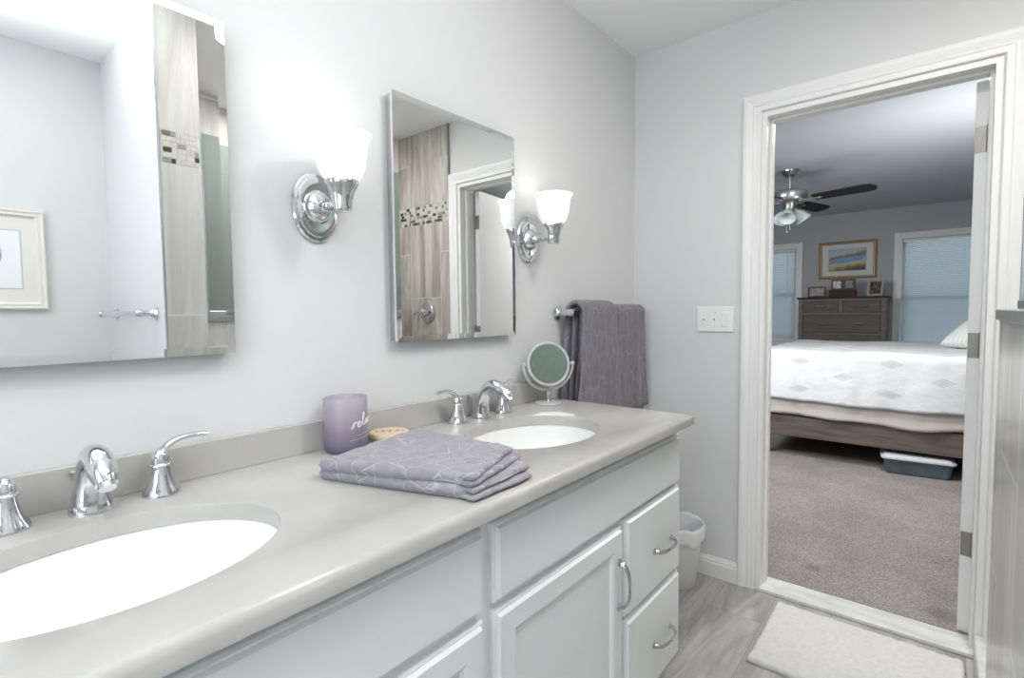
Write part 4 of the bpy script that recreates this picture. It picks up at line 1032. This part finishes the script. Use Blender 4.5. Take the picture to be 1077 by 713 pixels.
def drape(ztop, drop_near, drop_foot, drop_far, hem, r, grow, seed, nX=110, nY=110):
    """cloth over the bed; hem(x) adds to the near hem height"""
    bm = new(); uvl = bm.loops.layers.uv.new('cloth')
    x0, x1, y0, y1 = EX0 - grow, EX1 - 0.02, EY0 - grow, EY1 + grow
    def fold(d, r):
        # d>0: distance past the start of the edge curve -> (outward, down)
        if d <= 0: return 0.0, 0.0
        if d < r*PI/2: a = d/r; return r*math.sin(a), r*(1 - math.cos(a))
        return r, r + d - r*PI/2
    g = []
    La0, La1 = -(drop_foot + r*(PI/2 - 1)), (x1 - x0) - r
    for i in range(nX+1):
        a = La0 + (La1 - La0)*i/nX; row = []
        for j in range(nY+1):
            hx = hem(max(0, a))
            Lb0, Lb1 = -(drop_near - hx + r*(PI/2 - 1)), (y1 - y0) - 2*r + (drop_far + r*(PI/2 - 1))
            b = Lb0 + (Lb1 - Lb0)*j/nY
            ox, dx_ = fold(-a, r); oy, dy_ = fold(-b, r); oy2, dy2 = fold(b - ((y1 - y0) - 2*r), r)
            x = x0 + r - ox + max(0, a); y = y0 + r - oy + min(max(0, b), (y1 - y0) - 2*r) + oy2
            dn = max(dx_, dy_, dy2)
            z = ztop - dn
            f = min(1, dn/0.25)
            wv = (noise.noise(Vector((x*5.0, seed, z*1.2)))*0.022 + noise.noise(Vector((x*14, seed + 3, z*3)))*0.008)*f
            if dy_ > 0: y += wv - 0.012*f
            if dx_ > 0: x += noise.noise(Vector((y*6, seed, z)))*0.02*f
            z += noise.noise(Vector((x*3, y*3, seed)))*0.010*(1 - f) + noise.noise(Vector((x*11, y*11, seed)))*0.003
            v = bm.verts.new((x, y, z)); row.append((v, (a, b)))
        g.append(row)
    for i in range(nX):
        for j in range(nY):
            q = (g[i][j], g[i+1][j], g[i+1][j+1], g[i][j+1])
            f = bm.faces.new([p[0] for p in q])
            for lp, p in zip(f.loops, q): lp[uvl].uv = p[1]
    return bm
hem1 = lambda x: 0.006*math.sin(x*5 + 1) - 0.010*x + 0.003*math.sin(x*17)
bmd = drape(0.893, 0.395, 0.40, 0.30, hem1, 0.055, 0.050, 2)
o = obj('bedspread', bmd, M['spread'], None, True, 180)
so = o.modifiers.new('thickness', 'SOLIDIFY'); so.thickness = 0.008; so.offset = -1
tag(o, 'white bedspread with faint grey diamond medallions draped over the bed', 'bedspread')
hem2 = lambda x: 0.012*math.sin(x*4.2 + 0.6) + 0.006*math.sin(x*11) + (0.075*max(0, x - 1.02) if x > 1.02 else 0) - 0.008
bmd = drape(0.876, 0.505, 0.45, 0.36, hem2, 0.045, 0.014, 2)
o = obj('blanket', bmd, M['sheet'], None, True, 180)
so = o.modifiers.new('thickness', 'SOLIDIFY'); so.thickness = 0.005; so.offset = -1
tag(o, 'taupe blanket edge hanging below the white bedspread above the bed rail', 'blanket')

def pillow(name, c, w, h, d, rot, m, label):
    bm = new(); n = 28
    vs = {}
    for s in (1, -1):
        for i in range(n+1):
            for j in range(n+1):
                u, v = -1 + 2*i/n, -1 + 2*j/n
                e = max(0, (1 - u*u))**0.45 * max(0, (1 - v*v))**0.45
                pin = 1 - 0.06*(1 - abs(u))*(abs(v)**3) ; pin2 = 1 - 0.06*(1 - abs(v))*(abs(u)**3)
                k = (i, j, s) if e > 1e-6 else (i, j, 0)
                if k not in vs: vs[k] = bm.verts.new((u*w/2*pin2, s*d/2*e*(1 + 0.12*noise.noise(Vector((u*2, v*2, s)))), v*h/2*pin))
        for i in range(n):
            for j in range(n):
                q = []
                for a, b in ((i, j), (i+1, j), (i+1, j+1), (i, j+1)):
                    q.append(vs.get((a, b, s)) or vs.get((a, b, 0)))
                if len(set(q)) > 2:
                    try: bm.faces.new(q)
                    except ValueError: pass
    o = obj(name, bm, m, None, True, 180); o.location = c; o.rotation_euler = rot
    tag(o, label, 'pillow', 'pillows on the bed'); return o
pillow('pillow', (1.455, 2.98, 1.020), 0.50, 0.36, 0.17, (math.radians(-56), 0, math.radians(-40)), M['pillow'], 'pale striped pillow leaning in front on the white bedspread')
pillow('pillow', (1.575, 3.10, 1.005), 0.54, 0.40, 0.15, (math.radians(-52), 0, math.radians(-40)), M['pillowblue'], 'teal blue pillow tucked behind the pale striped pillow')

# tub under the bed
t = thing('storage_tub', 'shallow smoky blue storage tub with pale lid under the bed', 'storage box', (1.045, 2.52, 0.018), math.radians(6))
bm = new(); A, B = [], []
def rrect(w, d, r, z, n=6):
    out = []
    for cx_, cy_, a0 in ((w-r, d-r, 0), (-w+r, d-r, PI/2), (-w+r, -d+r, PI), (w-r, -d+r, 1.5*PI)):
        out += [(cx_ + r*math.cos(a0 + PI/2*k/n), cy_ + r*math.sin(a0 + PI/2*k/n), z) for k in range(n+1)]
    return out
def loft(bm, loops):
    R = [[bm.verts.new(p) for p in l] for l in loops]; n = len(R[0])
    for a, b in zip(R[:-1], R[1:]):
        for k in range(n): bm.faces.new((a[k], a[(k+1) % n], b[(k+1) % n], b[k]))
    bm.faces.new(R[0][::-1]); bm.faces.new(R[-1]); return bm
loft(bm, [rrect(0.178, 0.27, 0.03, 0.001), rrect(0.184, 0.276, 0.03, 0.01), rrect(0.196, 0.288, 0.03, 0.105), rrect(0.206, 0.298, 0.03, 0.106), rrect(0.206, 0.298, 0.03, 0.114)])
obj('tub', bm, M['tub'], t)
bm = new(); loft(bm, [rrect(0.212, 0.304, 0.032, 0.112), rrect(0.213, 0.305, 0.032, 0.122), rrect(0.206, 0.298, 0.03, 0.126), rrect(0.196, 0.288, 0.03, 0.127), rrect(0.190, 0.282, 0.028, 0.137), rrect(0.180, 0.272, 0.025, 0.140)])
o = obj('lid', bm, M['tublid'], t); o['label'] = 'pale grey lid'

# dresser
t = thing('dresser', 'grey-brown wooden dresser with bar pulls standing between the bedroom windows', 'dresser', (0.232, 5.045, 0.018))
DW = 0.455
bm = new()
bx(bm, -DW, -DW + 0.03, 0.012, 0.44, 0.06, 1.322); bx(bm, DW - 0.03, DW, 0.012, 0.44, 0.06, 1.322); bx(bm, -DW, DW, 0.42, 0.44, 0.06, 1.322)
for z0, z1 in ((0.06, 0.12), (0.375, 0.405), (0.63, 0.66), (0.875, 0.905), (1.125, 1.155), (1.295, 1.322)): bx(bm, -DW + 0.03, DW - 0.03, 0.012, 0.42, z0, z1)
bx(bm, -0.02, 0.02, 0.012, 0.42, 1.15, 1.30)
for x in (-DW, DW - 0.05): bx(bm, x, x + 0.05, 0.006, 0.05, 0.0005, 1.322); bx(bm, x, x + 0.05, 0.39, 0.44, 0.0005, 0.12)
obj('carcass', bm, M['wood'], t)
o = obj('top', bx(new(), -DW - 0.02, DW + 0.02, -0.012, 0.445, 1.322, 1.345, 0.005, 2), M['wooddark'], t); o['label'] = 'dark cherry top board'
def bar_pull(x, z, parent):
    bm = new(); pts = spline([(x - 0.062, 0, z), (x - 0.055, -0.02, z), (x, -0.026, z - 0.004), (x + 0.055, -0.02, z), (x + 0.062, 0, z)], 4)
    tube(bm, pts, 0.006, 8); o = obj('pull', bm, M['pullmetal'], parent, True); o['label'] = 'silver bar pull'
for x0, x1, z0, z1 in ((-DW + 0.053, -0.023, 1.158, 1.292), (0.023, DW - 0.053, 1.158, 1.292), (-DW + 0.053, DW - 0.053, 0.908, 1.122), (-DW + 0.053, DW - 0.053, 0.663, 0.872), (-DW + 0.053, DW - 0.053, 0.408, 0.627), (-DW + 0.053, DW - 0.053, 0.123, 0.372)):
    dr = obj('drawer', bx(new(), x0, x1, 0.010, 0.40, z0, z1, 0.003), M['drawerwood'], t)
    off = Vector((0, 0.010, 0))
    for px in (([(x0+x1)/2]) if x1 - x0 < 0.5 else [x0 + 0.21, x1 - 0.21]):
        bm = new(); pts = spline([(px - 0.062, 0.0095, (z0+z1)/2), (px - 0.055, -0.012, (z0+z1)/2), (px, -0.017, (z0+z1)/2 - 0.005), (px + 0.055, -0.012, (z0+z1)/2), (px + 0.062, 0.0095, (z0+z1)/2)], 4)
        tube(bm, pts, 0.007, 8); o = obj('pull', bm, M['pullmetal'], dr, True); o['label'] = 'silver bar pull'
DT = 0.018 + 1.345

def wall_frame(bm, hw, hh, w, d, prof):
    rows = []
    for i, h in prof:
        rows.append([bm.verts.new((x, -h*d, z)) for x, z in ((-hw + i*w, -hh + i*w), (hw - i*w, -hh + i*w), (hw - i*w, hh - i*w), (-hw + i*w, hh - i*w))])
    for a, b in zip(rows, rows[1:] + rows[:1]):
        for k in range(4): bm.faces.new((a[k], a[(k+1) % 4], b[(k+1) % 4], b[k]))
    return bm
fw_, fh_ = 0.62, 0.47
t = thing('framed_painting', 'gold framed watercolour of a sandy bay on the wall above the dresser', 'picture', (0.238, BY - 0.001, 1.842))
obj('frame', wall_frame(new(), fw_/2, fh_/2, 0.034, 0.028, PRF), M['gold'], t)
obj('mat_board', bx(new(), -fw_/2 + 0.02, fw_/2 - 0.02, -0.010, -0.003, -fh_/2 + 0.02, fh_/2 - 0.02), M['cream'], t)
obj('art_border', bx(new(), -0.207, 0.207, -0.0115, -0.0095, -0.145, 0.145), M['inkline'], t)
obj('artwork', bx(new(), -0.198, 0.198, -0.0130, -0.0110, -0.136, 0.136), M['bay'], t)

def photo_frame(loc, w, h, rz, fm, pm, label, fr=0.018, lean=12, matm=None):
    t = thing('photo_frame', label, 'photo frame', loc, rz, 'photo frames on the dresser')
    def place(bm):
        bmesh.ops.translate(bm, verts=bm.verts, vec=(0, 0, h/2))
        bmesh.ops.rotate(bm, verts=bm.verts, cent=(0, 0, 0), matrix=Matrix.Rotation(math.radians(-lean), 3, 'X')); return bm
    obj('frame', place(wall_frame(new(), w/2, h/2, fr, 0.016, [(0, 0), (0, 1), (1, 0.8), (1, 0)])), fm, t)
    if matm: obj('mat_board', place(bx(new(), -w/2 + fr*0.8, w/2 - fr*0.8, -0.006, -0.002, -h/2 + fr*0.8, h/2 - fr*0.8)), matm, t); fr = fr*2
    obj('photo', place(bx(new(), -w/2 + fr*0.9, w/2 - fr*0.9, -0.009, -0.003, -h/2 + fr*0.9, h/2 - fr*0.9)), pm, t)
    bm = new(); bx(bm, -0.015, 0.015, 0.0, 0.004, 0, h*0.75)
    bmesh.ops.rotate(bm, verts=bm.verts, cent=(0, 0, 0), matrix=Matrix.Rotation(math.radians(12), 3, 'X'))
    bmesh.ops.translate(bm, verts=bm.verts, vec=(0, 0.012 + h*0.35, 0.001)); obj('easel_leg', bm, fm, t)
    return t
photo_frame((-0.045, 5.19, DT + 0.001), 0.195, 0.135, math.radians(6), M['brownframe'], M['photolight'], 'small brown wooden photo frame at the left end of the dresser top')
photo_frame((0.562, 5.19, DT + 0.001), 0.165, 0.205, math.radians(-14), M['greyframe'], M['photo'], 'upright taupe photo frame leaning at the right end of the dresser top', 0.014, 14, M['greyframe'])
t = thing('photo_frame', 'double brown photo frame on a dark box base, middle of the dresser top', 'photo frame', (0.240, 5.18, DT + 0.0005), 0, 'photo frames on the dresser')
o = obj('box_base', bx(new(), -0.140, 0.140, -0.045, 0.045, 0.0, 0.085, 0.004), M['wooddark'], t); o['label'] = 'dark wooden box base'
for s in (-1, 1):
    bm = wall_frame(new(), 0.062, 0.066, 0.020, 0.014, [(0, 0), (0, 1), (1, 0.8), (1, 0)])
    bmesh.ops.translate(bm, verts=bm.verts, vec=(s*0.064, 0.0, 0.151)); f = obj('frame', bm, M['brownframe'], t)
    obj('photo', bx(new(), s*0.064 - 0.043, s*0.064 + 0.043, -0.008, -0.002, 0.107, 0.195), M['photolight'] if s < 0 else M['photo'], f)

# ceiling fan
t = thing('ceiling_fan', 'brushed nickel ceiling fan with black blades and three frosted bell lights', 'ceiling fan', (0.118, 2.77, H))
bm = new(); lathe(bm, [(0, -0.0005), (0.072, -0.0005), (0.070, -0.012), (0.060, -0.020), (0.050, -0.040), (0.030, -0.055), (0, -0.058)], (0, 0, 0), 36); obj('canopy', bm, M['nickel'], t, True, 40)
bm = new(); lathe(bm, [(0, -0.050), (0.0125, -0.050), (0.0125, -0.170), (0, -0.170)], (0, 0, 0), 20); obj('downrod', bm, M['nickel'], t, True, 40)
bm = new(); lathe(bm, [(0, -0.118), (0.022, -0.118), (0.030, -0.126), (0.110, -0.140), (0.138, -0.152), (0.142, -0.165), (0.142, -0.205), (0.134, -0.228), (0.060, -0.240), (0.050, -0.262), (0.045, -0.300), (0.030, -0.312), (0, -0.315)], (0, 0, 0), 44); bmesh.ops.translate(bm, verts=bm.verts, vec=(0, 0, -0.04)); obj('motor_housing', bm, M['nickel'], t, True, 35)
A0 = -15.0
for k in range(4):
    a = math.radians(A0 + 90*k); Rm = Matrix.Rotation(a, 3, 'Z')
    bm = new(); poly = [(0.20, -0.055), (0.23, -0.062), (0.60, -0.070), (0.64, -0.062), (0.662, -0.030), (0.668, 0.0), (0.662, 0.030), (0.64, 0.062), (0.60, 0.070), (0.23, 0.062), (0.20, 0.055)]
    prism(bm, poly, 'Z', -0.232, -0.225)
    bmesh.ops.rotate(bm, verts=bm.verts, cent=(0.4, 0, -0.228), matrix=Matrix.Rotation(math.radians(-13), 3, 'X'))
    bmesh.ops.translate(bm, verts=bm.verts, vec=(0, 0, -0.04)); bmesh.ops.rotate(bm, verts=bm.verts, cent=(0, 0, 0), matrix=Rm); b = obj('blade', bm, M['blade'], t)
    bm = new()
    for s in (-1, 1): tube(bm, spline([(0.10, s*0.012, -0.236), (0.15, s*0.030, -0.240), (0.20, s*0.034, -0.240), (0.245, s*0.020, -0.238), (0.262, 0, -0.236)], 4), 0.005, 8)
    bx(bm, 0.09, 0.13, -0.018, 0.018, -0.238, -0.230); bmesh.ops.translate(bm, verts=bm.verts, vec=(0, 0, -0.04))
    bmesh.ops.rotate(bm, verts=bm.verts, cent=(0, 0, 0), matrix=Rm); o = obj('blade_iron', bm, M['nickel'], b, True); o['label'] = 'nickel blade bracket'
for k in range(3):
    a = math.radians(-88 + 120*k); d = Vector((math.cos(a), math.sin(a), 0)); ax = (d*0.62 + Vector((0, 0, -0.78))).normalized()
    base = Vector((0, 0, -0.340)) + d*0.045
    bm = new(); tube(bm, [Vector((0, 0, -0.325)) + d*0.02, base, base + ax*0.02], [0.012, 0.014, 0.022], 14)
    sk = obj('lamp_socket', bm, M['nickel'], t, True, 50)
    bm = new(); lathe(bm, [(0.022, 0.0), (0.030, 0.014), (0.046, 0.040), (0.056, 0.070), (0.064, 0.092), (0.072, 0.105), (0.070, 0.107), (0.060, 0.092), (0.052, 0.070), (0.042, 0.042), (0.027, 0.016), (0.018, 0.002)], (0, 0, 0), 32)
    bmesh.ops.transform(bm, verts=bm.verts, matrix=Matrix.Translation(base + ax*0.015) @ ax.to_track_quat('Z', 'Y').to_matrix().to_4x4())
    o = obj('lamp_shade', bm, M['fanshade'], sk, True, 60); o['label'] = 'frosted glass bell shade'
bm = new()
for x, l in ((-0.012, 0.53), (0.012, 0.51)):
    tube(bm, [(x, -0.03, -0.345), (x, -0.03, -l)], 0.0018, 6); lathe(bm, [(0, -l - 0.020), (0.006, -l - 0.014), (0.008, -l - 0.004), (0.003, -l + 0.006), (0, -l + 0.006)], (x, -0.03, 0), 12)
obj('pull_chain', bm, M['nickel'], t, True)
